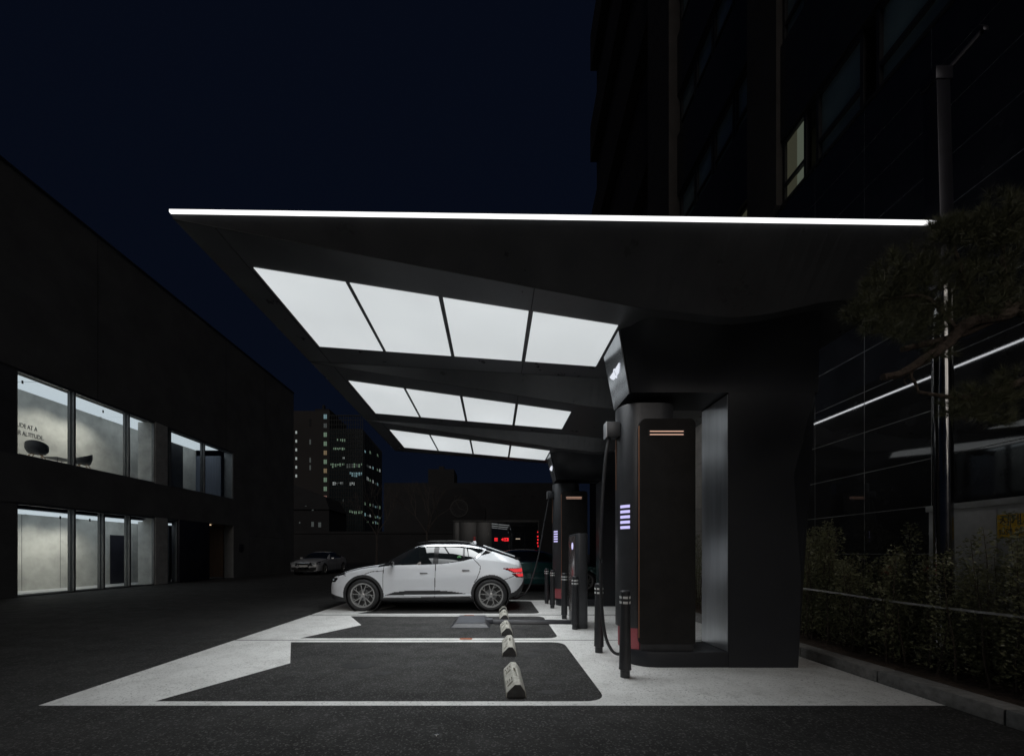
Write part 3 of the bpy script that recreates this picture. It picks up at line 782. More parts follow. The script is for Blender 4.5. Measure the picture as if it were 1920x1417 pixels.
    def emit_part(nm, q, mts, idx=None):
        used = np.unique(q); mp = np.zeros(2*off, int); mp[used] = np.arange(len(used))
        me = bpy.data.meshes.new(nm); me.from_pydata(VX[used].tolist(), [], mp[q].tolist())
        for t in mts: me.materials.append(t)
        if idx is not None: me.polygons.foreach_set('material_index', idx)
        bm = bmesh.new(); bm.from_mesh(me); bmesh.ops.remove_doubles(bm, verts=bm.verts, dist=1e-4)
        if nm == 'body':                           # close nose and tail
            for sx in (x0, x1):
                es = [e for e in bm.edges if e.is_boundary and abs(e.verts[0].co.x-sx) < 1e-3 and abs(e.verts[1].co.x-sx) < 1e-3]
                vs = sorted({v for e in es for v in e.verts}, key=lambda v: math.atan2(v.co.z-.62, v.co.y))
                if len(vs) > 2:
                    c = bm.verts.new((sx, 0, .62))
                    for v, w_ in zip(vs, vs[1:]+vs[:1]):
                        if v.co.y*w_.co.y > 0 or abs(v.co.y-w_.co.y) < .9:
                            try: bm.faces.new((c, v, w_))
                            except ValueError: pass
        bmesh.ops.recalc_face_normals(bm, faces=bm.faces)
        bm.to_mesh(me); bm.free()
        me.polygons.foreach_set('use_smooth', [True]*len(me.polygons)); me.set_sharp_from_angle(angle=R(40))
        o = bpy.data.objects.new(nm, me); col.objects.link(o); o.parent = root
    def quads(sel):
        ii, jj = np.nonzero(sel)
        return np.stack([ii*m+jj, (ii+1)*m+jj, (ii+1)*m+jj+1, ii*m+jj+1], 1)
    seam = names.index('door_seam') if 'door_seam' in names else -1
    for ci, nm in enumerate(names):
        if ci == seam: continue
        if ci == 0:
            q0 = quads((cls == 0) & ~hole); q1 = quads((cls == seam) & ~hole)
            q = np.concatenate([q0, q0[:,::-1]+off, q1, q1[:,::-1]+off])
            emit_part(nm, q, [mats[0], M_SEAM], [0]*(2*len(q0))+[1]*(2*len(q1)))
            continue
        q = quads((cls == ci) & ~hole)
        if len(q) == 0: continue
        real = nm.split('#')[0]
        if real in BODY or (real == 'black_trim' and S.get('black_roof')): emit_part(real, np.concatenate([q, q[:,::-1]+off]), [mats[ci]])
        else:
            emit_part(real, q, [mats[ci]]); emit_part(real, q[:,::-1]+off, [mats[ci]])
    # underbody and wheel liners
    ub = MB(); ub.box(x0+.35, x1-.35, -.62, .62, .17, .42)
    for wx in S['wheels']: 
        for s in (-1, 1): ub.lathe([(.001,-.15),(S['arch']+.02,-.15),(S['arch']+.02,.14),(S['arch']+.005,.14),(S['arch']+.005,-.13),(.001,-.13)], (wx, s*.74, S['Rw']), 'y', 28) if s > 0 else ub.lathe([(.001,.15),(S['arch']+.02,.15),(S['arch']+.02,-.14),(S['arch']+.005,-.14),(S['arch']+.005,.13),(.001,.13)], (wx, s*.74, S['Rw']), 'y', 28)
    ub.build('underbody', M_RIMD, root, weld=False)
    for wx in S['wheels']:
        for s in (-1, 1): make_wheel(root, wx, s*(S['Wmax']-.118), S['Rw'], s, S['rim'], 5)
    # handles and mirrors
    for s in (-1, 1):
        for hx, hz in S['handles']:
            h = MB(); yb = s*(fw(hx)-.012); h.box(hx-.085, hx+.085, yb-.014 if s < 0 else yb, yb if s < 0 else yb+.014, hz-.011, hz+.011)
            h.build('door_handle', S.get('handle_mat', S['paint']), root, bevel=.005)
        mx, mz = S['mirror']; yw = s*(fw(mx)-.02)
        h = MB(); h.hexa([(mx-.06,yw+s*.03,mz-.055),(mx+.06,yw+s*.03,mz-.045),(mx+.065,yw+s*.20,mz-.03),(mx-.03,yw+s*.20,mz-.035)],
                         [(mx-.03,yw+s*.03,mz+.06),(mx+.07,yw+s*.03,mz+.06),(mx+.07,yw+s*.20,mz+.055),(mx+.0,yw+s*.20,mz+.05)])
        mo = h.build('wing_mirror', S.get('mirror_mat', S['paint']), root, bevel=.022, seg=3)
        h = MB(); h.tube([(mx+.0,yw-s*.05,mz-.05),(mx+.01,yw+s*.06,mz-.035)], .018, 8); h.build('mirror_stalk', M_GLOSSB, mo)
    return root

A_ = .40
S_cross = dict(paint=M_WHITEP, Rw=.365, rim=.268, arch=A_, arch_clad=.062, Wmax=.945, wheels=(0,2.9),
  zc=[(-.85,.60),(-.835,.70),(-.80,.775),(-.74,.822),(-.65,.862),(-.495,.918),(-.207,.985),(.2,1.045),(.40,1.085),(.70,1.275),(1.024,1.452),(1.255,1.544),(1.627,1.580),(2.0,1.580),(2.37,1.560),(2.65,1.508),(2.80,1.464),(3.127,1.350),(3.5,1.205),(3.57,1.165),(3.61,1.08),(3.645,.93),(3.675,.74)],
  zs=[(-.85,.40),(-.80,.27),(-.6,.21),(0,.21),(2.9,.21),(3.3,.25),(3.5,.33),(3.62,.45),(3.675,.58)],
  W=[(-.85,.52),(-.82,.66),(-.76,.78),(-.62,.865),(-.3,.918),(0,.935),(.8,.940),(1.5,.942),(2.4,.945),(2.9,.945),(3.2,.93),(3.42,.885),(3.56,.80),(3.63,.72),(3.675,.58)],
  zb=[(-.85,.55),(-.80,.69),(-.74,.745),(-.6,.80),(-.3,.885),(.1,.96),(.45,1.02),(.8,1.045),(1.6,1.07),(2.0,1.095),(2.3,1.14),(2.6,1.17),(3.0,1.15),(3.4,1.07),(3.55,1.02),(3.675,.66)],
  wbi=[(-.85,.06),(-.3,.075),(.5,.05),(1.5,.052),(2.2,.06),(2.7,.10),(3.2,.13),(3.675,.10)],
  wr=[(-.85,.38),(-.3,.66),(.3,.76),(.45,.77),(.8,.735),(1.1,.705),(1.6,.70),(2.4,.69),(2.8,.655),(3.2,.60),(3.55,.52),(3.675,.34)],
  dzr=[(-.85,.02),(-.3,.03),(.3,.025),(.6,.05),(1.2,.06),(2.4,.06),(2.9,.055),(3.5,.04),(3.675,.02)],
  gh=(.38,3.5), apil=1.12, ws_end=1.12, rg=(2.78,3.50), black_pillars=True, black_roof=True,
  trim_polys=[[(.40,1.03),(.80,1.045),(1.6,1.062),(1.85,1.08),(2.24,1.135),(2.56,1.215),(2.73,1.39),(2.66,1.43),(2.24,1.482),(1.72,1.492),(1.18,1.458),(1.02,1.40)],
              [(2.66,1.26),(2.80,1.41),(2.98,1.385),(2.86,1.31)]],
  windows=[[(.74,1.06),(1.58,1.076),(1.60,1.478),(1.21,1.448),(1.14,1.395)],
           [(1.70,1.085),(1.85,1.095),(2.24,1.150),(2.26,1.160),(2.255,1.465),(2.1,1.475),(1.71,1.480)],
           [(2.30,1.165),(2.55,1.225),(2.70,1.38),(2.645,1.415),(2.30,1.462)]],
  sill=[(-.85,.42),(-.55,.33),(-.4,.30),(0,.30),(1,.315),(2.5,.33),(2.9,.33),(3.3,.40),(3.45,.45),(3.6,.60),(3.675,.72)],
  clad_polys=[[(.50,.365),(.70,.435),(1.0,.468),(1.63,.478),(2.0,.455),(2.38,.395),(2.2,.392),(1.2,.375)]],
  seams=[[(.47,1.03),(.455,.80),(.46,.33)],[(1.645,1.07),(1.635,.75),(1.625,.33)],[(2.50,1.19),(2.66,1.02),(2.645,.90),(2.58,.74),(2.52,.66)],[(.455,.915),(.20,.90),(.03,.84)],[(-.42,.80),(-.55,.865)],[(3.42,.80),(3.16,.70)],[(.45,1.02),(.2,1.005),(-.1,.965),(-.45,.88),(-.6,.84)]],
  chrome=[[(2.57,1.215),(2.72,1.385)],[(1.21,1.462),(1.72,1.497),(2.24,1.488),(2.66,1.437)]],
  lamps=[('tail_light', M_TAILD, [[(3.14,.975),(3.64,.975),(3.70,.90),(3.70,.875),(3.42,.865),(3.34,.90)],[(3.36,.85),(3.72,.86),(3.72,.75),(3.48,.765)]]),
         ('tail_glow', M_TAIL, [[(3.28,.962),(3.66,.966),(3.72,.89),(3.44,.880)],[(3.46,.845),(3.72,.850),(3.72,.775),(3.53,.785)]]),
         ('headlight', M_GLOSSB, [[(-.80,.765),(-.72,.825),(-.46,.862),(-.40,.845),(-.60,.79)],[(-.82,.745),(-.64,.758),(-.59,.742),(-.66,.66),(-.82,.645)]]),
         ('headlight_crystal', M_LAMP, [[(-.75,.785),(-.70,.815),(-.62,.825),(-.66,.795)],[(-.78,.725),(-.70,.735),(-.69,.70),(-.76,.685)]])],
  handle_mat=M_MULL, handles=[(1.38,.865),(2.33,.93)], mirror=(.66,1.08), mirror_mat=M_GLOSSB)
CARX, CARY = -2.965, 9.85
car = make_car(S_cross, 'white_crossover', 'white electric crossover plugged in beside the farther charger, red tail light lit', (CARX,CARY,0), 0.)
# roof fin, badge, rear spoiler lip, sill accent, seats and steering wheel
b = MB(); b.hexa([(2.36,-.03,1.555),(2.53,-.03,1.535),(2.53,.03,1.535),(2.36,.03,1.555)], [(2.47,-.006,1.625),(2.52,-.006,1.622),(2.52,.006,1.622),(2.47,.006,1.625)]); b.build('roof_fin', M_WHITEP, car, bevel=.004)
b = MB()
for s in (-1,1): b.hexa([(2.72,s*.60,1.478),(3.46,s*.55,1.225),(3.46,s*.50,1.235),(2.72,s*.55,1.492)], [(2.72,s*.60,1.50),(3.46,s*.55,1.247),(3.46,s*.50,1.257),(2.72,s*.55,1.514)])
b.build('rear_pillar_fin', M_WHITEP, car, bevel=.006)
b = MB(); b.box(3.44,3.60,-.50,.50,1.185,1.215); b.build('spoiler_lip', M_GLOSSB, car, bevel=.01)
for s in (-1,1):
    b = MB(); b.tube([(1.15,s*.56,1.555),(1.5,s*.575,1.600),(2.0,s*.575,1.606),(2.5,s*.56,1.565)], .012, 8); b.build('roof_rail', M_GLOSSB, car, smooth=True)
for s in (-1,1):
    b = MB(); b.lathe([(.001,0),(.048,0),(.048,s*.003),(.001,s*.003)], (2.175,s*.846,1.215), 'y', 24); bd = b.build('window_badge', M_BADGE, car); bd.rotation_euler = (0,0,0)
    b = MB(); b.lathe([(.030,0),(.036,0),(.036,s*.002),(.030,s*.002)], (2.175,s*.850,1.215), 'y', 24, closed=True); b.build('badge_ring', M_BADGEL, bd)
b = MB()
for s in (-1,1): b.hexa([(.48,s*.925,.335),(2.46,s*.935,.352),(2.46,s*.905,.352),(.48,s*.895,.335)], [(.52,s*.925,.362),(2.44,s*.938,.380),(2.44,s*.905,.380),(.52,s*.895,.362)])
b.build('sill_accent', M_WHITEP, car, bevel=.004)
b = MB(); b.box(-.852,-.80,-.42,.42,.36,.62); b.build('grille', M_GRILLE, car, bevel=.02)

S_sedan = dict(paint=M_SILVP, Rw=.355, rim=.25, arch=.385, Wmax=.94, wheels=(0,3.0),
  zc=[(-.90,.58),(-.885,.70),(-.86,.765),(-.80,.805),(-.5,.885),(0,.955),(.45,1.005),(.60,1.03),(1.0,1.24),(1.4,1.405),(1.8,1.465),(2.2,1.470),(2.6,1.435),(3.0,1.345),(3.4,1.205),(3.65,1.12),(3.95,1.07),(4.03,1.02),(4.08,.85),(4.10,.72)],
  zs=[(-.90,.36),(-.86,.22),(-.6,.19),(3.4,.20),(3.9,.28),(4.10,.45)],
  W=[(-.90,.66),(-.87,.76),(-.80,.835),(-.6,.89),(-.2,.925),(.5,.935),(3.0,.94),(3.6,.90),(3.95,.82),(4.05,.72),(4.10,.58)],
  zb=[(-.90,.54),(-.86,.70),(-.8,.75),(-.4,.845),(.2,.92),(.7,.97),(1.5,1.00),(2.5,1.02),(3.2,1.03),(3.8,1.00),(4.10,.64)],
  wbi=[(-.90,.04),(-.3,.06),(.6,.05),(2.5,.06),(3.3,.09),(4.10,.08)],
  wr=[(-.90,.55),(-.3,.70),(.5,.76),(.65,.75),(1.0,.68),(1.5,.61),(2.2,.59),(2.8,.58),(3.3,.60),(3.7,.62),(4.10,.45)],
  dzr=[(-.90,.02),(.4,.03),(.8,.045),(1.6,.055),(2.6,.055),(3.3,.04),(4.10,.02)],
  gh=(.55,3.55), apil=1.25, ws_end=1.42, rg=(2.72,3.52), black_pillars=False, black_roof=False,
  trim_polys=[[(.95,1.0),(2.0,1.03),(2.9,1.05),(3.15,1.17),(2.9,1.30),(2.5,1.375),(1.9,1.402),(1.45,1.35)]],
  windows=[[(1.02,1.02),(1.82,1.04),(1.84,1.382),(1.47,1.335)],[(1.90,1.04),(2.86,1.065),(3.08,1.17),(2.86,1.29),(2.45,1.362),(1.92,1.385)]],
  sill=[(-.90,.26),(0,.24),(3.0,.25),(3.9,.36),(4.10,.5)],
  seams=[[(.62,.98),(.60,.28)],[(1.87,1.02),(1.86,.28)],[(2.75,1.02),(2.66,.72)],[(-.7,.80),(.6,.965)]],
  chrome=[[(.95,1.005),(2.0,1.035),(2.9,1.055),(3.17,1.17)],[(1.45,1.36),(1.9,1.412),(2.5,1.385),(3.17,1.17)]],
  lamps=[('headlight', M_GLOSSB, [[(-.93,.735),(-.60,.80),(-.45,.80),(-.50,.765),(-.93,.70)],[(-.93,.665),(-.50,.72),(-.50,.69),(-.93,.63)]])],
  handles=[(1.62,.86),(2.6,.88)], mirror=(.92,1.02))
sed = make_car(S_sedan, 'silver_sedan', 'silver white sedan parked head-on in the dark beside the showroom corner', (-11.62,25.0,0), R(90), fine=False)
b = MB(); b.prism([(-.40,.735),(.40,.735),(.33,.58),(0,.40),(-.33,.58)], 'x', -.925, -.895); gr = b.build('grille', M_GRILLE, sed, bevel=.006)
gp = [(-.41,.745),(.41,.745),(.34,.575),(0,.385),(-.34,.575),(-.41,.745)]
b = MB(); b.tube([(-.925,y,z) for y,z in gp], .013, 6); b.build('grille_surround', M_CHROMEC, gr)
b = MB(); b.box(-.945,-.926,-.26,.26,.50,.615); b.build('number_plate', M_PLATE, sed)
for s in (-1,1):
    b = MB(); b.prism([(s*.44,.47),(s*.76,.50),(s*.74,.30),(s*.12,.29)], 'x', -.918, -.86); b.build('air_intake', M_GRILLE, sed)
    b = MB()
    for z in (.735,.665): b.prism([(s*.47,z+.012),(s*.80,z+.030),(s*.80,z-.002),(s*.47,z-.022)], 'x', -.915, -.80)
    b.build('headlight_bar', M_LAMP, sed, weld=False)
b = MB(); b.prism([(-.80,.25),(.80,.25),(.80,.21),(-.80,.21)], 'x', -.925, -.86); b.build('chrome_lip', M_CHROMEC, sed)
b = MB()
for s in (-1,1): b.prism([(0,.79),(s*.10,.815),(s*.07,.79),(0,.772)], 'x', -.90, -.875)
b.build('bonnet_emblem', M_CHROMEC, sed, weld=False)

S_coupe = dict(S_sedan); S_coupe['paint'] = M_TEALP
S_coupe['sill'] = [(-.90,.30),(0,.28),(3.0,.29),(3.9,.42),(4.10,.52)]
teal = make_car(S_coupe, 'teal_sedan', 'dark teal sedan parked side-on behind the white crossover', (3.15,14.45,0), R(180), fine=True)
S_far = dict(S_cross); S_far['paint'] = M_DARKP
dark = make_car(S_far, 'dark_parked_car', 'dim dark car parked far back under the bare tree', (-7.9,33.,0), R(12), fine=False)

# ================================================================== SHOWROOM ON THE LEFT
SX = -14.25
shw = thing('showroom_building', 'dark concrete showroom with two lit storeys of tall windows', 'building', (SX,16,0))
def S3(mb): 
    mb.v = [(x-SX, y-16, z) for x,y,z in mb.v]; return mb
YA, YZ = 3.0, 28.1
wl = MB()
wl.box(SX-.52,SX,YA,YZ,6.85,12.7)                       # upper wall
wl.box(SX-.52,SX,YA,YZ,2.85,4.27)                       # spandrel
wl.box(SX-.52,SX,21.6,YZ,4.27,6.85)
wl.box(SX-.52,SX,21.6,YZ,0,2.85)
wl.box(-30,SX-.52,YZ-.4,YZ,0,12.7); wl.box(-30,SX-.52,YA,YA+.4,0,12.7); wl.box(-30,SX-.52,YA+.4,YZ-.4,12.3,12.7)
wl.box(-30,-29.6,YA+.4,YZ-.4,0,12.3)
S3(wl).build('wall', M_CONC, shw, weld=False)
g_ = MB()
for yy in (7.5, 14.2, 21.0, 24.6):
    g_.box(SX-.001,SX+.002,yy-.006,yy+.006,6.86,12.69)
for yy in (23.0, 26.9): g_.box(SX-.001,SX+.002,yy-.006,yy+.006,.02,2.35)
g_.box(SX-.001,SX+.002,23.0,26.9,2.34,2.355)
S3(g_).build('wall_joint', M_SEAM, shw, weld=False)
cp = MB(); cp.box(SX-.6,SX+.03,YA,YZ+.03,12.7,12.78); S3(cp).build('roof_coping', M_FRAMED, shw)
for z0, z1 in ((0,2.85),(4.27,6.85)):
    c_ = MB(); c_.box(SX-.74,SX-.004,16.62,17.24,z0+.002,z1-.002); S3(c_).build('concrete_column', M_CONCL, shw)
    q_ = MB(); q_.box(SX-.30,SX-.03,YA+.4,11.79,z0+.002,z1-.002); S3(q_).build('end_panel', M_INDARK if z0 else M_CONC, shw)
# glazing: mullions, heads, panes
M_PANE = bpy.data.materials.new('window_pane'); M_PANE.use_nodes = True
nt = M_PANE.node_tree; nt.nodes.clear()
tr = nt.nodes.new('ShaderNodeBsdfTransparent'); tr.inputs[0].default_value = (.91,.935,.95,1)
gl = nt.nodes.new('ShaderNodeBsdfGlossy'); gl.inputs[1].default_value = .02
lw_ = nt.nodes.new('ShaderNodeLayerWeight'); lw_.inputs[0].default_value = .5
pw_ = nt.nodes.new('ShaderNodeMath'); pw_.operation = 'POWER'; pw_.inputs[1].default_value = 4.5
fr_ = nt.nodes.new('ShaderNodeMapRange'); fr_.inputs[3].default_value = .035; fr_.inputs[4].default_value = .9
nt.links.new(lw_.outputs['Facing'], pw_.inputs[0]); nt.links.new(pw_.outputs[0], fr_.inputs[0])
mx = nt.nodes.new('ShaderNodeMixShader'); mo_ = nt.nodes.new('ShaderNodeOutputMaterial')
nt.links.new(fr_.outputs[0], mx.inputs[0]); nt.links.new(tr.outputs[0], mx.inputs[1]); nt.links.new(gl.outputs[0], mx.inputs[2]); nt.links.new(mx.outputs[0], mo_.inputs[0])
GXu = SX-.48
def pane_run(z0, z1, edges, gx, mw, head):
    for ya, yb in zip(edges[:-1], edges[1:]):
        w_ = MB(); fw_ = .03
        w_.box(gx-.05,gx+.05,ya,ya+fw_,z0,z1); w_.box(gx-.05,gx+.05,yb-fw_,yb,z0,z1)
        w_.box(gx-.05,gx+.05,ya+fw_,yb-fw_,z1-head,z1); w_.box(gx-.05,gx+.05,ya+fw_,yb-fw_,z0,z0+.04)
        wo = S3(w_).build('window', M_MULL, shw, weld=False)
        q = MB(); q.box(gx-.006,gx+.006,ya+fw_,yb-fw_,z0+.04,z1-head); S3(q).build('pane', M_PANE, wo)
    for ye in edges[1:-1]:
        f_ = MB(); f_.box(gx-.15,gx-.052,ye-mw/2,ye+mw/2,z0+.002,z1-.002); S3(f_).build('mullion', M_MULL, shw)
gx = SX-.07
def ym(px): return F*14.30/(CX-px)
pane_run(4.272, 6.848, [11.80, ym(139), ym(241), 16.60], gx, .11, .07)
pane_run(4.272, 6.848, [17.26, ym(319), ym(383), 21.58], gx, .11, .07)
pane_run(.002, 2.848, [11.80, ym(139), ym(194), ym(243), 16.60], gx, .10, .06)
pane_run(.002, 2.848, [17.26, 17.80], gx, .1, .06)
jb = MB(); jb.box(SX-.50,SX-.004,21.585,21.599,4.275,6.845); S3(jb).build('window_reveal', M_MULL, shw)
# inside
BX = -16.15
iw = MB(); iw.box(BX-.2,BX,YA+.5,19.0,.0,2.95); iw.box(BX-.2,BX,YA+.5,21.4,4.0,6.95); S3(iw).build('gallery_wall', M_INWALL, shw, weld=False)
fl = MB(); fl.box(BX,SX-.53,YA+.5,21.55,3.95,4.15); fl.box(BX,SX-.53,YA+.5,21.55,.0,.035); S3(fl).build('gallery_floor', M_FLOORIN, shw, weld=False)
for z, ys in ((6.90,[9.0,12.9,16.2,19.0,21.4]),(2.66,[9.0,11.9,13.6,15.3,17.0,18.9])):
    for a_, b_ in zip(ys[:-1], ys[1:]):
        c_ = MB(); c_.box(BX+.002,SX-.54,a_+.045,b_-.045,z,z+.03); S3(c_).build('ceiling_panel', M_CEIL, shw); area('ceiling_lamp', shw, (-.95-.25, (a_+b_)/2-16, z-.01), 1.2, b_-a_-.1, 5*(b_-a_)/3, 130, (.93,.97,1))
    c_ = MB(); c_.box(BX,SX-.52,YA+.5,21.5,z+.04,z+.08); S3(c_).build('ceiling_slab', M_INDARK, shw)
pt = MB(); pt.box(BX+.002,SX-.55,21.38,21.50,4.16,6.6); S3(pt).build('slatted_partition', M_CURTAIN, shw)
pt = MB(); pt.box(SX-1.05,SX-.95,17.5,19.3,4.16,6.55); S3(pt).build('grey_partition', M_INDARK, shw)
pt = MB(); pt.box(BX+.002,SX-.55,17.95,18.05,.04,2.6); S3(pt).build('inner_door_wall', M_INDARK, shw)
dr = MB(); dr.box(BX+.004,BX+.03,16.6,17.5,.04,2.1); S3(dr).build('inner_door', M_DARKDOOR, shw)
wj = MB()
for yy in (12.2, 13.5, 14.7): wj.box(BX+.0005,BX+.003,yy-.006,yy+.006,.04,2.64)
S3(wj).build('gallery_joint', M_INDARK, shw, weld=False)
bp_ = MB(); bp_.box(SX-.30,SX+.05,17.82,19.72,.02,2.848); S3(bp_).build('black_sliding_door', M_DARKDOOR, shw, bevel=.01)
en = MB(); en.box(SX-1.6,SX-1.5,19.74,21.6,.02,2.85); en.box(SX-1.5,SX-.53,21.5,21.598,.02,2.85); S3(en).build('entrance_recess', M_WARMWALL, shw, weld=False)
en = MB(); en.box(SX-.7,SX-.5,19.85,20.6,2.80,2.83); S3(en).build('entrance_lamp', M_WARMLAMP, shw)
pq = MB(); pq.box(SX+.002,SX+.018,22.05,22.42,1.42,1.84); pqo = S3(pq).build('wall_plaque', M_DARKDOOR, shw, bevel=.004)
tl = MB()
for i, (wd_, z) in enumerate(((.20,1.74),(.13,1.70),(.05,1.62),(.16,1.52))): tl.box(SX+.0185,SX+.021,22.235-wd_/2,22.235+wd_/2,z,z+.012)
S3(tl).build('plaque_lines', M_MULL, pqo, weld=False)
text_mesh('wall_lettering', 'UDE AT A', .215, M_LETTER, shw, (BX-SX+.006, 13.36-16, 5.62), (R(90),0,R(90)), sx=.62)
text_mesh('wall_lettering', 'ER ALTITUDE.', .215, M_LETTER, shw, (BX-SX+.006, 13.33-16, 5.36), (R(90),0,R(90)), sx=.62)
# wall-washing spots under both ceilings
for z, tgt, ys in ((6.84, 4.9, (11.2,12.6,14.1,15.2)), (2.62, .9, (11.0,12.4,13.7,14.7))):
    for yy in ys:
        s_ = MB(); s_.lathe([(.02,.03),(.024,.05),(.024,.12),(.015,.13)], (SX-.80,yy,z-.14), 'z', 14); so_ = S3(s_).build('ceiling_spot', M_GLOSSB, shw)
        l = bpy.data.lights.new('spot_lamp', 'SPOT'); l.energy = 84 if z > 4 else 68; l.color = (1,.95,.83); l.spot_size = R(104); l.spot_blend = 1.; l.shadow_soft_size = .04
        lo = bpy.data.objects.new('spot_lamp', l); col.objects.link(lo); lo.parent = shw
        pos = Vector((SX-.80,yy,z-.16)); d = (Vector((BX,yy+.1,tgt))-pos)
        lo.location = pos-Vector((SX,16,0)); lo.rotation_euler = d.to_track_quat('-Z','Y').to_euler()

# furniture on the upper floor
def make_armchair():
    root = thing('armchair', 'x', 'armchair', (0,0,0), group='armchairs on the upper gallery floor')
    vs = []; fs = []; NA, NZ = 28, 7
    def ring(t, out):
        r = []
        for k in range(NA):
            a = 2*math.pi*k/NA; back = .5-.5*math.cos(a)          # 1 at the back (-y)
            topz = .63+.21*(back**1.2)
            z = .47+(topz-.47)*t
            rad = .225+.085*math.sin(min(1,t*1.6)*math.pi/2)+(0.012 if out else -.012)
            r.append((rad*1.08*math.sin(a), rad*math.cos(a)*.98, z))
        return r
    for i in range(NZ): vs += ring(i/(NZ-1), True)
    for i in range(NZ): vs += ring((NZ-1-i)/(NZ-1), False)
    n_ = 2*NZ
    for i in range(n_-1):
        for k in range(NA): fs.append((i*NA+k, i*NA+(k+1)%NA, (i+1)*NA+(k+1)%NA, (i+1)*NA+k))
    fs.append(tuple(range(NA))); fs.append(tuple((n_-1)*NA+k for k in range(NA)))
    b = MB().add(vs, fs); b.build('shell', M_CHAIR, root, smooth=True)
    b = MB(); b.lathe([(.001,.48),(.19,.48),(.205,.50),(.19,.52),(.001,.525)], n=24); b.build('seat_pad', M_CHAIR, root, smooth=True)
    for sx_, sy_ in ((-1,-1),(1,-1),(1,1),(-1,1)):
        b = MB(); b.tube([(sx_*.26,sy_*.25,0),(sx_*.19,sy_*.18,.38),(sx_*.10,sy_*.10,.475)], [.012,.016,.014], 8); b.build('leg', M_OAK, root, smooth=True)
    return root
a1 = make_armchair(); a1.scale = (.80,.80,1.10); a1.location = (-15.40,13.30,4.15); a1.rotation_euler.z = R(35)
a1['label'] = 'dark armchair with oak legs below the wall lettering'
a2 = copy_tree(a1, label='dark armchair with oak legs half behind a window mullion', loc=(-15.45,14.85,4.15), rz=R(150))
tb = thing('coffee_table', 'low black steel coffee table between the two armchairs', 'table', (-15.35,13.95,4.15))
b = MB(); b.box(-.30,.30,-.34,.34,.48,.497); b.build('table_top', M_TABLE, tb, bevel=.003)
for sx_ in (-1,1):
    for sy_ in (-1,1):
        b = MB(); b.tube([(sx_*.27,sy_*.31,0),(sx_*.27,sy_*.31,.48)], .009, 6); b.build('leg', M_TABLE, tb)

# ================================================================== BUILDING ON THE RIGHT
WX = 5.5
rb = thing('office_block', 'tall dark stone office block behind the canopy and hedge', 'building', (WX,10,0))
def RB(mb): mb.v = [(x-WX, y-10, z) for x,y,z in mb.v]; return mb
YR0, YR1 = 2.6, 22.7
# polished panels as separate slabs with real open joints, grid 0.9 x 0.6
gr_ = MB(); y0g = yx(1528, WX)
z = .70-.6; rows = []
zrow = [.1+.6*i for i in range(14)]
yk = [y0g+.9*i for i in range(-14, 3)]
for i in range(len(zrow)-1):
    for a_, b_ in zip(yk[:-1], yk[1:]):
        if zrow[i+1] > 7.95 or a_ < YR0: continue
        gr_.box(WX, WX+.03, a_+.005, b_-.005, zrow[i]+.005, zrow[i+1]-.005)
RB(gr_).build('polished_panels', M_STONE, rb, weld=False)
bk_ = MB(); bk_.box(WX+.0025,WX+.40,YR0,yk[-1],0,7.9); RB(bk_).build('joint_mortar', M_JOINT, rb)
gt = MB(); yy = yk[-1]
while yy < 14:
    for i in range(len(zrow)-1):
        gt.box(WX,WX+.03,yy+.004,yy+.896,zrow[i]+.004,zrow[i+1]-.004)
    yy += .9
RB(gt).build('pale_wall_tiles', M_PALETILE, rb, weld=False)  # same panel grid continued in a paler colour
bk_ = MB(); bk_.box(WX+.012,WX+.40,yk[-1]+.001,YR1,0,7.9); RB(bk_).build('tile_backing', M_SEAM, rb)
# upper storeys
up = MB(); up.box(WX+.42,WX+14,YR0,YR1,0,46); RB(up).build('core_wall', M_FACADE, rb)
FL = 3.05
pil = [(7.55,8.42,.0),(12.05,13.7,.06)]
pm = MB()
for a_, b_, pr_ in pil: pm.box(WX-.10-pr_,WX+.40,a_,b_,7.96,46)

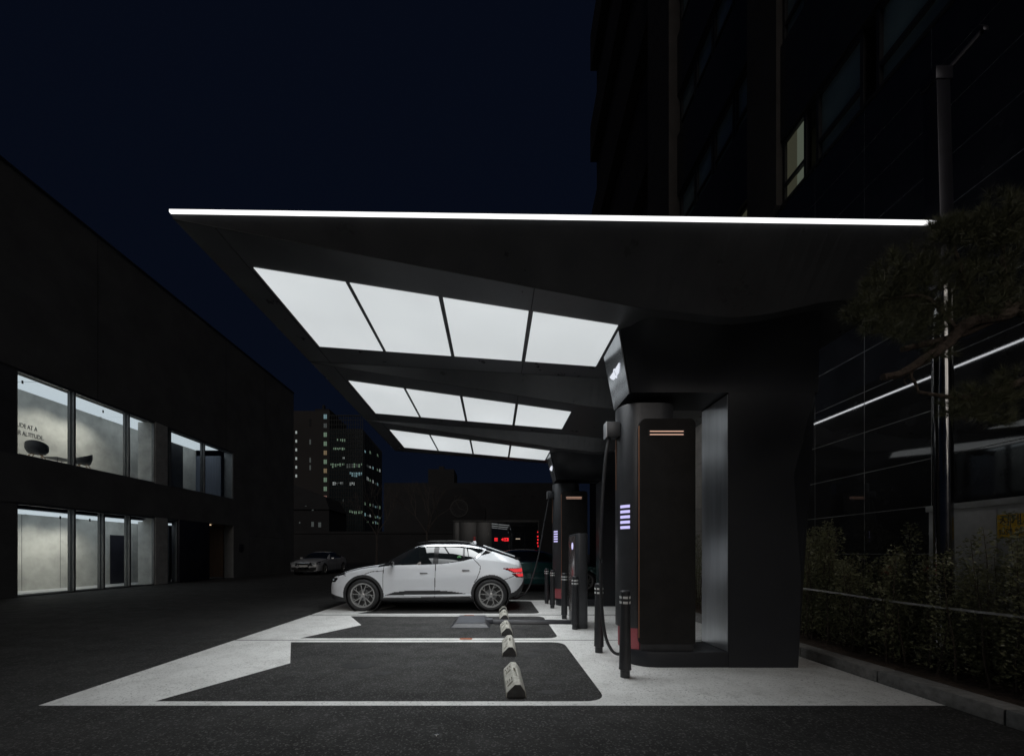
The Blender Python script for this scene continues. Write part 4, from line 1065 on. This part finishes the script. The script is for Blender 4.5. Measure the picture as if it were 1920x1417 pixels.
RB(pm).build('pilaster', M_FACADE, rb, weld=False)
sp = MB()
for f in range(12):
    zb = 7.95+FL*f
    sp.box(WX-.02,WX+.41,YR0,7.55,zb+1.21,zb+FL-.02)
    sp.box(WX+.10,WX+.41,8.42,12.05,zb+1.21,zb+FL-.02)
RB(sp).build('spandrel', M_FRAMED, rb, weld=False)
wins = [(6.98,7.54),(5.90,6.76),(4.6,5.70),(3.3,4.4)]
wins2 = [(8.50,9.30),(9.36,10.2),(10.26,11.1),(11.16,12.0)]
for f in range(9):
    zb = 7.95+FL*f
    for wi, (a_, b_) in enumerate(wins+wins2):
        if f > 4 and wi in (2, 3): continue
        xo = 0 if wi < len(wins) else .16
        w_ = MB(); t = .05; x0_, x1_ = WX+.02+xo, WX+.12+xo
        w_.box(x0_,x1_,a_,a_+t,zb,zb+1.20); w_.box(x0_,x1_,b_-t,b_,zb,zb+1.20); w_.box(x0_,x1_,a_+t,b_-t,zb+1.14,zb+1.20); w_.box(x0_,x1_,a_+t,b_-t,zb,zb+.05); w_.box(x0_,x1_,a_+t,b_-t,zb+.32,zb+.38)
        wo = RB(w_).build('window', M_FRAMED, rb, weld=False)
        gm = M_WGLASS
        lit = (f == 0 and wi == 0) or (f == 0 and wi == len(wins))
        if lit:
            q = MB(); q.box(x0_+.06,x0_+.07,a_+t,(a_+b_)/2,zb+.05,zb+1.14); RB(q).build('pane', M_ROOMLIT, wo)
            q = MB(); q.box(x0_+.05,x0_+.06,(a_+b_)/2+.001,b_-t,zb+.05,zb+1.05); q.box(x0_+.05,x0_+.06,(a_+b_)/2+.001,b_-t,zb+1.051,zb+1.14); RB(q).build('pane', M_ROOMDIM, wo)
        else:
            q = MB(); q.box(x0_+.06,x0_+.07,a_+t,b_-t,zb+.05,zb+1.14); RB(q).build('pane', M_WGLASS, wo)
# sloping stone bands on the far bay
sb = MB()
for i in range(7):
    z0 = 8+i*5.2
    sb.hexa([(WX+.0,13.7,z0+2.2),(WX+.40,13.7,z0+2.2),(WX+.40,22.5,z0),(WX+.0,22.5,z0)], [(WX+.0,13.7,z0+4.4),(WX+.40,13.7,z0+4.4),(WX+.40,22.5,z0+2.0),(WX+.0,22.5,z0+2.0)])
RB(sb).build('stone_band', mat('warm_stone', (.050,.043,.039), .85, noise=(1.2,.75,1.2)), rb, weld=False)
ln = MB(); ln.box(WX-.02,WX+.42,YR0,7.55,7.905,7.95); RB(ln).build('ledge', M_FRAMED, rb)

# ================================================================== LAMP POST, CABINET
lp_ = thing('lamp_post', 'polished steel lamp post rising out of the hedge, arm at its top', 'lamp post', (4.70,4.14,.1))
b = MB(); top = Vector((-.06,0,6.2)); b.tube([(.03,0,0),(.012,0,2.0),(-.008,0,4.0)], [.076,.074,.072], 24); b.build('pole', M_CHROME, lp_, smooth=True)
b = MB(); b.tube([(.135,.03,0),(.125,.03,4.3)], .022, 14); b.build('conduit', M_CHROME, lp_, smooth=True)
b = MB(); b.hexa([(-.085,-.075,3.98),(.065,-.075,3.98),(.065,.075,3.98),(-.085,.075,3.98)],[(-.135,-.07,6.1),(.01,-.07,6.1),(.01,.07,6.1),(-.135,.07,6.1)]); b.build('upper_post', M_POST, lp_, bevel=.008)
b = MB(); b.box(-.15,.03,-.08,.08,6.09,6.23); b.build('junction_box', M_POST, lp_, bevel=.01)
b = MB(); b.tube([(.0,0,6.2),(.30,-.10,6.55)], .025, 10); b.build('lamp_arm', M_POST, lp_)
b = MB(); b.hexa([(.26,-.14,6.50),(.32,-.14,6.50),(.36,-.06,6.62),(.30,-.06,6.62)], [(.26,-.14,6.55),(.32,-.14,6.55),(.36,-.06,6.67),(.30,-.06,6.67)]); b.build('lamp_head', M_POST, lp_, bevel=.01)
cbn = thing('utility_cabinet', 'pale grey metal cabinet behind the hedge with yellow phone stickers', 'cabinet', (5.33,3.9,.1))
b = MB(); b.box(-.13,.14,-1.3,.82,0,1.70); b.build('case', M_CABINET, cbn, bevel=.006)
b = MB(); b.box(-.15,.15,-1.32,.84,1.70,1.765); b.build('lid', M_CABINET, cbn, bevel=.006)
for a_, b_ in ((-1.28,-.50),(-.49,.16),(.17,.62)):
    q = MB(); q.box(-.142,-.131,a_+.006,b_-.006,.05,1.66); q.build('door', M_CABINET, cbn, bevel=.003)
for yy in (.02, -.62):
    q = MB(); q.box(-.146,-.1425,yy-.15,yy+.145,1.36,1.60); sk = q.build('sticker', M_YELLOW, cbn)
    text_mesh('sticker_text', '지게차', .125, M_LETTER, sk, (-.147, yy+.13, 1.495), (R(90),0,R(-90)), sx=.78, depth=.001)
    text_mesh('sticker_text', '1598-8000', .085, M_LETTER, sk, (-.147, yy+.135, 1.395), (R(90),0,R(-90)), sx=.66, depth=.001)

# ================================================================== HEDGE, TAPE
def leafmesh(pos, dirs, lens, wid):
    vs = []; fs = []
    for p_, d_, l_ in zip(pos, dirs, lens):
        d_ = Vector(d_).normalized(); a = d_.cross(Vector((0,0,1)))
        if a.length < .05: a = Vector((1,0,0))
        a.normalize(); a = (Matrix.Rotation(random.uniform(-1.2,1.2),3,d_) @ a); nrm = a.cross(d_)
        p_ = Vector(p_); w_ = l_*wid; k0 = len(vs)
        vs += [p_, p_+d_*l_*.5+a*w_+nrm*w_*.35, p_+d_*l_, p_+d_*l_*.5-a*w_+nrm*w_*.35]
        fs += [(k0,k0+1,k0+2),(k0,k0+2,k0+3)]
    return vs, fs
hg = thing('hedge', 'dark leafy evergreen hedge in the planting bed along the stone wall', 'hedge', (4.6,6,.1))
stems = MB(); lv = []; ld = []; ll = []
rnd = random.Random(5)
yy = 1.9; ns = 0
while yy < 11.5:
    near = yy < 6.2
    for q in range(3 if near else 2):
        bx = rnd.uniform(4.36, 5.02); by = yy+rnd.uniform(-.07,.07)
        H = (1.04+.14*min(2.6,max(0,by-3.6))+.16*math.sin(by*2.3)+.15*math.sin(by*5.7+1)+rnd.uniform(-.26,.20)) * (1.0 if bx > 4.5 else .95)
        if rnd.random() < .07: H += .22
        tx, ty = rnd.uniform(-.15,.10), rnd.uniform(-.14,.14)
        path = []
        for i in range(6):
            t = i/5; path.append((bx+tx*t*t+rnd.uniform(-.012,.012), by+ty*t+rnd.uniform(-.012,.012), .10+H*t))
        stems.tube([(x-4.6,y-6,z-.1) for x,y,z in path], [.011,.010,.008,.006,.004,.002], 5)
        n_l = int((620 if near else 280)*H/1.4)
        for i in range(n_l):
            t = .06+.94*(rnd.random()**.95); k = min(4,int(t*5)); f_ = t*5-k
            p0 = Vector(path[k]).lerp(Vector(path[k+1]), f_)
            spread = (.155*(1-t)**.45+.02)*(1 if t > .25 else .5+2*t)
            a = rnd.uniform(0,6.283); rr = spread*rnd.random()**.6
            dv = Vector((math.cos(a), math.sin(a), rnd.uniform(-.3,.9)))
            lv.append((p0.x-4.6+math.cos(a)*rr, p0.y-6+math.sin(a)*rr, p0.z-.1+rnd.uniform(-.02,.02))); ld.append(dv); ll.append(rnd.uniform(.019,.039))
    yy += .105 if near else .16
stems.build('stems', M_STEM, hg, weld=False, smooth=True)
vs, fs = leafmesh(lv, ld, ll, .33)
MB().add(vs, fs).build('foliage', M_LEAF, hg, weld=False)
# litter on the soil
tp = MB(); pts = []
for i in range(40):
    y_ = 1.8+i*.105; pts.append((4.33+.012*math.sin(y_*4), y_, .79+.02*math.sin(y_*1.3)))
for a_, b_ in zip(pts[:-1], pts[1:]):
    tp.hexa([(a_[0],a_[1],a_[2]),(b_[0],b_[1],b_[2]),(b_[0]+.004,b_[1],b_[2]),(a_[0]+.004,a_[1],a_[2])], [(a_[0]-.006,a_[1],a_[2]+.022),(b_[0]-.006,b_[1],b_[2]+.022),(b_[0]-.002,b_[1],b_[2]+.022),(a_[0]-.002,a_[1],a_[2]+.022)])
tag(tp.build('barrier_tape', M_TAPE), 'white tape strung along the front of the hedge', 'tape')

# ================================================================== PINE
pn = thing('pine_tree', 'gnarled pine reaching in over the hedge with dark needle pads', 'tree', (5.15,2.2,.1))
def PN(p): return (p[0]-5.15, p[1]-2.2, p[2]-.1)
tk = MB(); tk.tube([PN(p) for p in spline([(5.15,2.2,.05),(5.05,2.3,.9),(5.12,2.45,1.8),(4.95,2.6,2.6),(4.75,2.7,3.3),(4.55,2.75,3.9)], 5)], [.12-.085*i/25 for i in range(26)], 10); tk.build('trunk', M_BARK, pn, smooth=True)
PD = 2.95
br = MB()
def branch(pp, r0, r1, n=6):
    s = spline(pp, 5); br.tube([PN(p) for p in s], [r0+(r1-r0)*i/(len(s)-1) for i in range(len(s))], n)
branch([(4.97,2.62,2.55), at(1945,583,PD), at(1880,592,PD), at(1815,606,PD), at(1775,645,PD-.02), at(1735,672,PD-.04), at(1690,700,PD-.05), at(1655,707,PD-.05)], .055, .024, 9)
branch([at(1880,592,PD), at(1800,628,PD+.05), at(1735,645,PD+.05), at(1692,655,PD+.05)], .030, .022, 8)
branch([at(1712,690,PD-.04), at(1708,705,PD-.03), at(1716,718,PD-.03), at(1722,735,PD-.03)], .012, .007)
branch([at(1708,705,PD), at(1695,712,PD), at(1700,722,PD)], .007, .004)
branch([at(1722,735,PD-.03), at(1790,745,PD), at(1850,740,PD), at(1950,700,PD+.1)], .010, .03)
branch([at(1800,628,PD), at(1740,560,PD-.05), at(1660,560,PD-.1)], .02, .008)
branch([at(1830,605,PD), at(1800,500,PD), at(1780,440,PD)], .022, .008)
branch([at(1890,590,PD), at(1880,480,PD+.1), at(1900,400,PD)], .025, .009)
branch([at(1790,745,PD), at(1800,775,PD-.03), at(1815,790,PD-.05)], .006, .003)
br.build('branches', M_BARK, pn, weld=False, smooth=True)
pads = [(1775,421,40,11,30),(1825,414,35,12,22),(1850,425,95,38,60),(1895,385,60,35,34),(1790,440,50,22,22),(1745,500,120,45,70),(1660,560,80,45,60),(1625,585,50,28,22),(1790,545,120,55,70),(1690,605,95,34,48),(1885,480,70,70,50),(1880,560,70,40,24),(1855,735,75,26,30),(1805,762,70,24,26),(1870,775,55,22,16),(1760,655,35,14,9),(1900,710,40,22,12),(1745,590,80,35,30)]
nv = []; nf = []
rnd = random.Random(3)
for px, py, rx, ry, nt_ in pads:
    for i in range(int(nt_*1.35)):
        while True:
            u, v, w_ = rnd.uniform(-1,1), rnd.uniform(-1,1), rnd.uniform(-1,1)
            if u*u+v*v+w_*w_ < 1: break
        c = at(px+u*rx, py+v*ry, PD+w_*.30)
        axis = Vector((u*.9-.2, w_*.6-.2, -v*.7+.55)).normalized()
        for k in range(58):
            d_ = (axis*rnd.uniform(.15,1.)+Vector((rnd.uniform(-1,1),rnd.uniform(-1,1),rnd.uniform(-1,1)))*.72).normalized()
            L_ = rnd.uniform(.060,.098); b0 = c-axis*rnd.uniform(0,.05)
            sd = d_.cross(Vector((rnd.uniform(-1,1),rnd.uniform(-1,1),rnd.uniform(-1,1)))).normalized()*.0013
            k0 = len(nv); nv += [PN(b0-sd), PN(b0+sd), PN(b0+d_*L_+Vector((0,0,-.006)))]; nf.append((k0,k0+1,k0+2))
MB().add(nv, nf).build('crown', M_NEEDLE, pn, weld=False)

# ================================================================== CITY BEHIND
def far_building(name, label, x, y, cat='building'):
    return thing(name, label, cat, (x,y,0))
tw = far_building('residential_tower', 'brown slab tower with a column of small lit windows', -53, 120)
D = 120.
def fx_(px): return (px-CX)*D/F
def fz_(py): return CH-(py-HY)*D/F
def LB(mb, o): 
    l = o.location; mb.v = [(x-l.x, y-l.y, z-l.z) for x,y,z in mb.v]; return mb
b = MB(); b.box(fx_(548),fx_(618),D,D+14,0,fz_(770)); LB(b,tw).build('wall', M_TOWER, tw)
b = MB(); b.box(fx_(585),fx_(612),D+2,D+9,fz_(770),fz_(762)); b.box(fx_(596),fx_(600),D+3,D+4,fz_(762),fz_(752)); LB(b,tw).build('roof_house', M_FARDARK, tw, weld=False)
for i in range(10):
    py = 777+i*16.9
    q = MB(); q.box(fx_(607.3),fx_(612.8),D-.12,D-.02,fz_(py+8),fz_(py)); wo = LB(q,tw).build('window', (W_CYAN,W_DIM,W_GREEN,W_GREEN,W_WARM,W_GREEN,W_WARM,W_GREEN,W_GREEN,W_PINK)[i], tw)
    q = MB(); q.box(fx_(609.8),fx_(610.3),D-.16,D-.125,fz_(py+8),fz_(py)); LB(q,tw).build('glazing_bar', M_FARDARK, wo)
for i in range(6):
    py = 808+i*16.3
    q = MB(); q.box(fx_(554.2),fx_(557),D-.12,D-.02,fz_(py+5),fz_(py)); LB(q,tw).build('window', W_WHITE, tw)
for py in (824, 858, 872):
    q = MB(); q.box(fx_(580.5),fx_(583),D-.12,D-.02,fz_(py+9),fz_(py)); LB(q,tw).build('window', W_DIM, tw)
for py in (785,): 
    q = MB(); q.box(fx_(580),fx_(583.5),D-.12,D-.02,fz_(py+14),fz_(py)); LB(q,tw).build('window', M_FARDARK, tw)
D = 105.
of = far_building('glass_office_tower', 'dark glass office tower with scattered lit floors', -40, 105)
cx_, ex_ = fx_(681), fx_(617)
sideX = (716-CX)*(D+22)/F
b = MB(); b.hexa([(ex_,D,0),(cx_,D,0),(sideX,D+22,0),(ex_,D+22,0)], [(ex_,D,fz_(806)),(cx_,D,fz_(806)),(sideX,D+22,fz_(806)),(ex_,D+22,fz_(806))]); LB(b,of).build('curtain_wall', M_OFFICE, of)
fr = MB()
for px in np.linspace(618,680.5,15): fr.box(fx_(px)-.07,fx_(px)+.07,D-.18,D-.02,0,fz_(778))
for py in np.linspace(779,1000,27): fr.box(ex_,cx_,D-.13,D-.03,fz_(py)-.07,fz_(py)+.07)
dv = Vector((sideX-cx_,22,0))
for t in np.linspace(.03,.97,13):
    x_, y_ = cx_+dv.x*t, D+dv.y*t; fr.box(x_+.03,x_+.17,y_-.08,y_+.08,0,fz_(806))
fr.box(ex_,cx_,D,D+.2,fz_(806),fz_(805)); fr.box(ex_,cx_,D,D+.2,fz_(780),fz_(778))
LB(fr,of).build('mullions', M_OFFR, of, weld=False)
rl = random.Random(21)
rowsA = [(822,[(632,634.5),(638,647.5)],W_GREEN,6),(838.5,[(620,647)],W_GREEN,5),(856,[(643,647)],W_WHITE,5),(868,[(620,646),(650,679)],W_GREEN,9),(884,[(651,664),(665,679)],W_CYAN,10),(903,[(624,645),(656,665)],W_WHITE,7),(935,[(643,647)],W_GREEN,9),(956,[(620,646),(655,680)],W_GREEN,7),(971,[(631,647),(653,680)],W_WHITE,7)]
cnt_ = 0
for py, runs, m_w, hh in rowsA:
    for a_, b_ in runs:
        x = a_
        while x < b_-.5:
            w_ = rl.choice((2.2,3.4,5.0)); x2 = min(b_, x+w_)
            if rl.random() < .93 and cnt_ < 66:
                h2 = hh*rl.uniform(.45,1.); q = MB(); q.box(fx_(x),fx_(x2-.4),D-.025,D-.01,fz_(py+h2),fz_(py+rl.uniform(0,hh*.25)))
                LB(q,of).build('lit_window', rl.choice((m_w,m_w,m_w,W_DIM)), of); cnt_ += 1
            x = x2
rowsB = [(846,858),(872,886),(896,915),(945,955),(966,974),(978,984)]
for r0, r1 in rowsB:
    for i in range(7):
        if rl.random() < .25 or cnt_ > 97: continue
        t = (i+.3)/7.5; p0 = Vector((cx_,D,0))+dv*t; p1 = p0+dv*.07
        ya = (r0+(r1-r0)*t); zz = CH-(ya-HY)*(D+dv.y*t)/F
        nrm = Vector((dv.y,-dv.x,0)).normalized()*.03; q = MB(); h2 = rl.uniform(.35,.95)
        q.hexa([tuple(p0+nrm)[:2]+(zz,),tuple(p1+nrm)[:2]+(zz,),tuple(p1+nrm*.4)[:2]+(zz,),tuple(p0+nrm*.4)[:2]+(zz,)],
               [tuple(p0+nrm)[:2]+(zz+h2,),tuple(p1+nrm)[:2]+(zz+h2,),tuple(p1+nrm*.4)[:2]+(zz+h2,),tuple(p0+nrm*.4)[:2]+(zz+h2,)])
        LB(q,of).build('lit_window', rl.choice((W_WHITE,W_CYAN,W_DIM,W_GREEN)), of); cnt_ += 1
D = 78.
lb = far_building('low_house', 'dark low house with sloping roof line in front of the tower', -36, 78)
b = MB(); b.box(fx_(540),fx_(617),D,D+9,0,fz_(955)); LB(b,lb).build('wall', M_FARDARK, lb)
b = MB(); b.hexa([(fx_(538),D-.4,fz_(955)),(fx_(619),D-.4,fz_(955)),(fx_(619),D+9,fz_(955)),(fx_(538),D+9,fz_(955))], [(fx_(538),D+1,fz_(905)),(fx_(606),D+1,fz_(930)),(fx_(606),D+8,fz_(930)),(fx_(538),D+8,fz_(905))]); LB(b,lb).build('roof', M_FARDARK, lb)
for px, py, w_, h_, mm in ((572,948,3,6,W_DIM),(585,950,3,7,W_DIM),(584,978,4.5,9,W_DIM),(597,979,5,9,W_DIM),(555.5,1003,7,8,W_CYAN),(561,978,2,3,W_DIM)):
    q = MB(); q.box(fx_(px),fx_(px+w_),D-.06,D-.01,fz_(py+h_),fz_(py)); LB(q,lb).build('window', mm, lb)
D = 58.
rw = MB(); rw.box(fx_(548),fx_(860),D,D+.6,0,fz_(1000)); rw.box(fx_(548),fx_(860),D-.15,D+.75,fz_(1000),fz_(996))
tag(rw.build('boundary_wall', M_FARWALL, weld=False), 'long grey boundary wall with coping across the back of the lot', 'wall')
# clock building
D = 66.
ck = far_building('clock_building', 'dim brick building with an arched gable holding a round clock', -5, 66)
b = MB(); b.box(fx_(720),fx_(1040),D,D+12,0,fz_(905)); b.box(fx_(797),fx_(848),D+3,D+9,fz_(905),fz_(872)); LB(b,ck).build('wall', M_FARWALL, ck, weld=False)
b = MB(); b.box(fx_(818),fx_(828),D+3.2,D+4,fz_(872),fz_(866)); LB(b,ck).build('roof_vent', M_TOWER, ck)
arc = [(fx_(822)+0, fz_(1000)),(fx_(902), fz_(1000))]
for i in range(19):
    a = math.pi*i/18; arc.append((fx_(862)+math.cos(a)*40*D/F, fz_(955)+math.sin(a)*40*D/F))
b = MB(); b.prism(arc, 'y', D-1.0, D-.002); LB(b,ck).build('gable', M_FARDARK, ck)
b = MB(); b.box(fx_(808),fx_(822),D-.9,D-.002,0,fz_(952)); b.box(fx_(902),fx_(910),D-.9,D-.002,0,fz_(952)); LB(b,ck).build('buttress', M_FARDARK, ck, weld=False)
r_ = 16.5*D/F
b = MB(); b.lathe([(.001,0),(r_,0),(r_,-.1),(.001,-.1)], (fx_(862),D-1.005,fz_(954)), 'y', 40); cf = LB(b,ck).build('clock_dial', M_FARWALL, ck)
b = MB(); b.lathe([(r_*.90,-.10),(r_,-.10),(r_,-.16),(r_*.90,-.16)], (fx_(862),D-1.01,fz_(954)), 'y', 40, closed=True); LB(b,ck).build('clock_rim', M_CLOCK, cf)
b = MB(); c0 = Vector((fx_(862),D-1.13,fz_(954)))
for ang, ln_, wd_ in ((115,.85,.06),(-20,.62,.08)):
    d_ = Vector((math.cos(R(ang)),0,math.sin(R(ang)))); n_ = Vector((-d_.z,0,d_.x))*wd_; e = c0+d_*r_*ln_; y1 = Vector((0,-.03,0))
    b.hexa([c0+n_,e+n_*.5,e-n_*.5,c0-n_], [c0+n_+y1,e+n_*.5+y1,e-n_*.5+y1,c0-n_+y1])
for i in range(12):
    a = R(30*i); p0 = c0+Vector((math.cos(a),0,math.sin(a)))*r_*.78; b.box(p0.x-.05,p0.x+.05,p0.y-.03,p0.y+.0,p0.z-.09,p0.z+.09)
LB(b,ck).build('clock_hands', M_CLOCK, cf, weld=False)
for px in (960, 972, 995):
    q = MB(); q.box(fx_(px),fx_(px+7),D-.05,D-.01,fz_(931),fz_(928.5)); LB(q,ck).build('vent_slot', M_FARDARK, ck)
# dark trailing wall between kiosk and clock building is the building itself
# glass kiosk with LED lettering
D = 22.
ks = far_building('glass_kiosk', 'black glass kiosk mirroring the lit canopy, red LED signs in its front', 0, 22)
x0k, x1k = fx_(850), fx_(1010); ztk = fz_(977)
b = MB(); b.box(x0k,x1k,D+.06,D+3,0,ztk); LB(b,ks).build('box_frame', M_KFRAME, ks)
b = MB(); b.box(fx_(922),x1k-.03,D,D+.05,.08,ztk-.06); LB(b,ks).build('mirror_glass', M_KGLASS, ks)
for a_, b_ in ((851,861),(862,893),(894,921)):
    b = MB(); b.box(fx_(a_),fx_(b_),D+.01,D+.055,.05,ztk-.05)
    LB(b,ks).build('metal_door', M_KFRAME, ks, bevel=.01)
b = MB(); b.box(x0k-.02,x1k+.02,D-.04,D+3.02,ztk,ztk+.05); LB(b,ks).build('roof_edge', M_KFRAME, ks)
# red signs
def led(rects, m_):
    q = MB()
    for a_, b_, c_, d_ in rects: q.box(fx_(a_),fx_(b_),D-.03,D-.005,fz_(d_),fz_(c_))
    return LB(q,ks).build('led_sign', m_, ks, weld=False)
led([(927,933,1008,1009.6),(927,933,1010.4,1012),(927,933,1012.8,1014)], M_LEDRED)
led([(940,942,1010,1012),(942,944,1008.5,1013.5),(945,952,1008,1009.5),(945,952,1012.5,1014),(951,953.5,1008,1014),(945.5,949,1010.3,1011.6)], M_LEDRED)
led([(888,891.5,1006,1007.5),(888,891.5,1009,1010.5),(888,891.5,1012,1013.5),(888,891.5,1015,1016)], M_LEDDIM)
led([(1007.5,1009,996,998),(1007,1009.5,1004,1006.5),(1007.5,1009.5,1010,1013),(1007,1009,1016,1019),(1008,1009.5,1022,1025)], M_LEDRED)
q = MB(); q.box(fx_(967),fx_(975),D-.03,D-.005,fz_(1010.5),fz_(1009)); LB(q,ks).build('lamp_bar', emit('warm_bar', (1,.8,.6), .5), ks)
# bare trees
def bare_tree(name, label, x, y, H, seed):
    root = thing(name, label, 'tree', (x,y,0)); rr = random.Random(seed); t = MB()
    tk = MB(); tk.tube([(0,0,0),(.05,0,H*.2),(0,.05,H*.36)], [.16,.13,.11], 8); tk.build('trunk', M_BARE, root, smooth=True)
    def grow(p, d, L_, r, lvl):
        e = p+d*L_; mid = p+d*L_*.5+Vector((rr.uniform(-1,1),rr.uniform(-1,1),0))*L_*.06
        t.tube([p, mid, e], [r, r*.82, r*.62], 5)
        if lvl == 0: return
        for k in range(rr.choice((2,3,3))):
            nd = (d+Vector((rr.uniform(-1,1),rr.uniform(-1,1),rr.uniform(-.1,.7)))*.75).normalized()
            grow(e, nd, L_*rr.uniform(.6,.82), r*.6, lvl-1)
    for k in range(4):
        a = k*1.6+rr.uniform(-.3,.3); grow(Vector((0,.05,H*.34)), Vector((math.cos(a)*.6,math.sin(a)*.6,.9)).normalized(), H*.22, .075, 4)
    t.build('crown', M_BARE, root, weld=False)
    return root
bare_tree('bare_tree', 'leafless tree in front of the clock building, left of the clock', (800-CX)*50/F, 50, 11.5, 4)
bare_tree('bare_tree', 'leafless tree standing before the glass office tower', (706-CX)*48/F, 48, 10.5, 9)
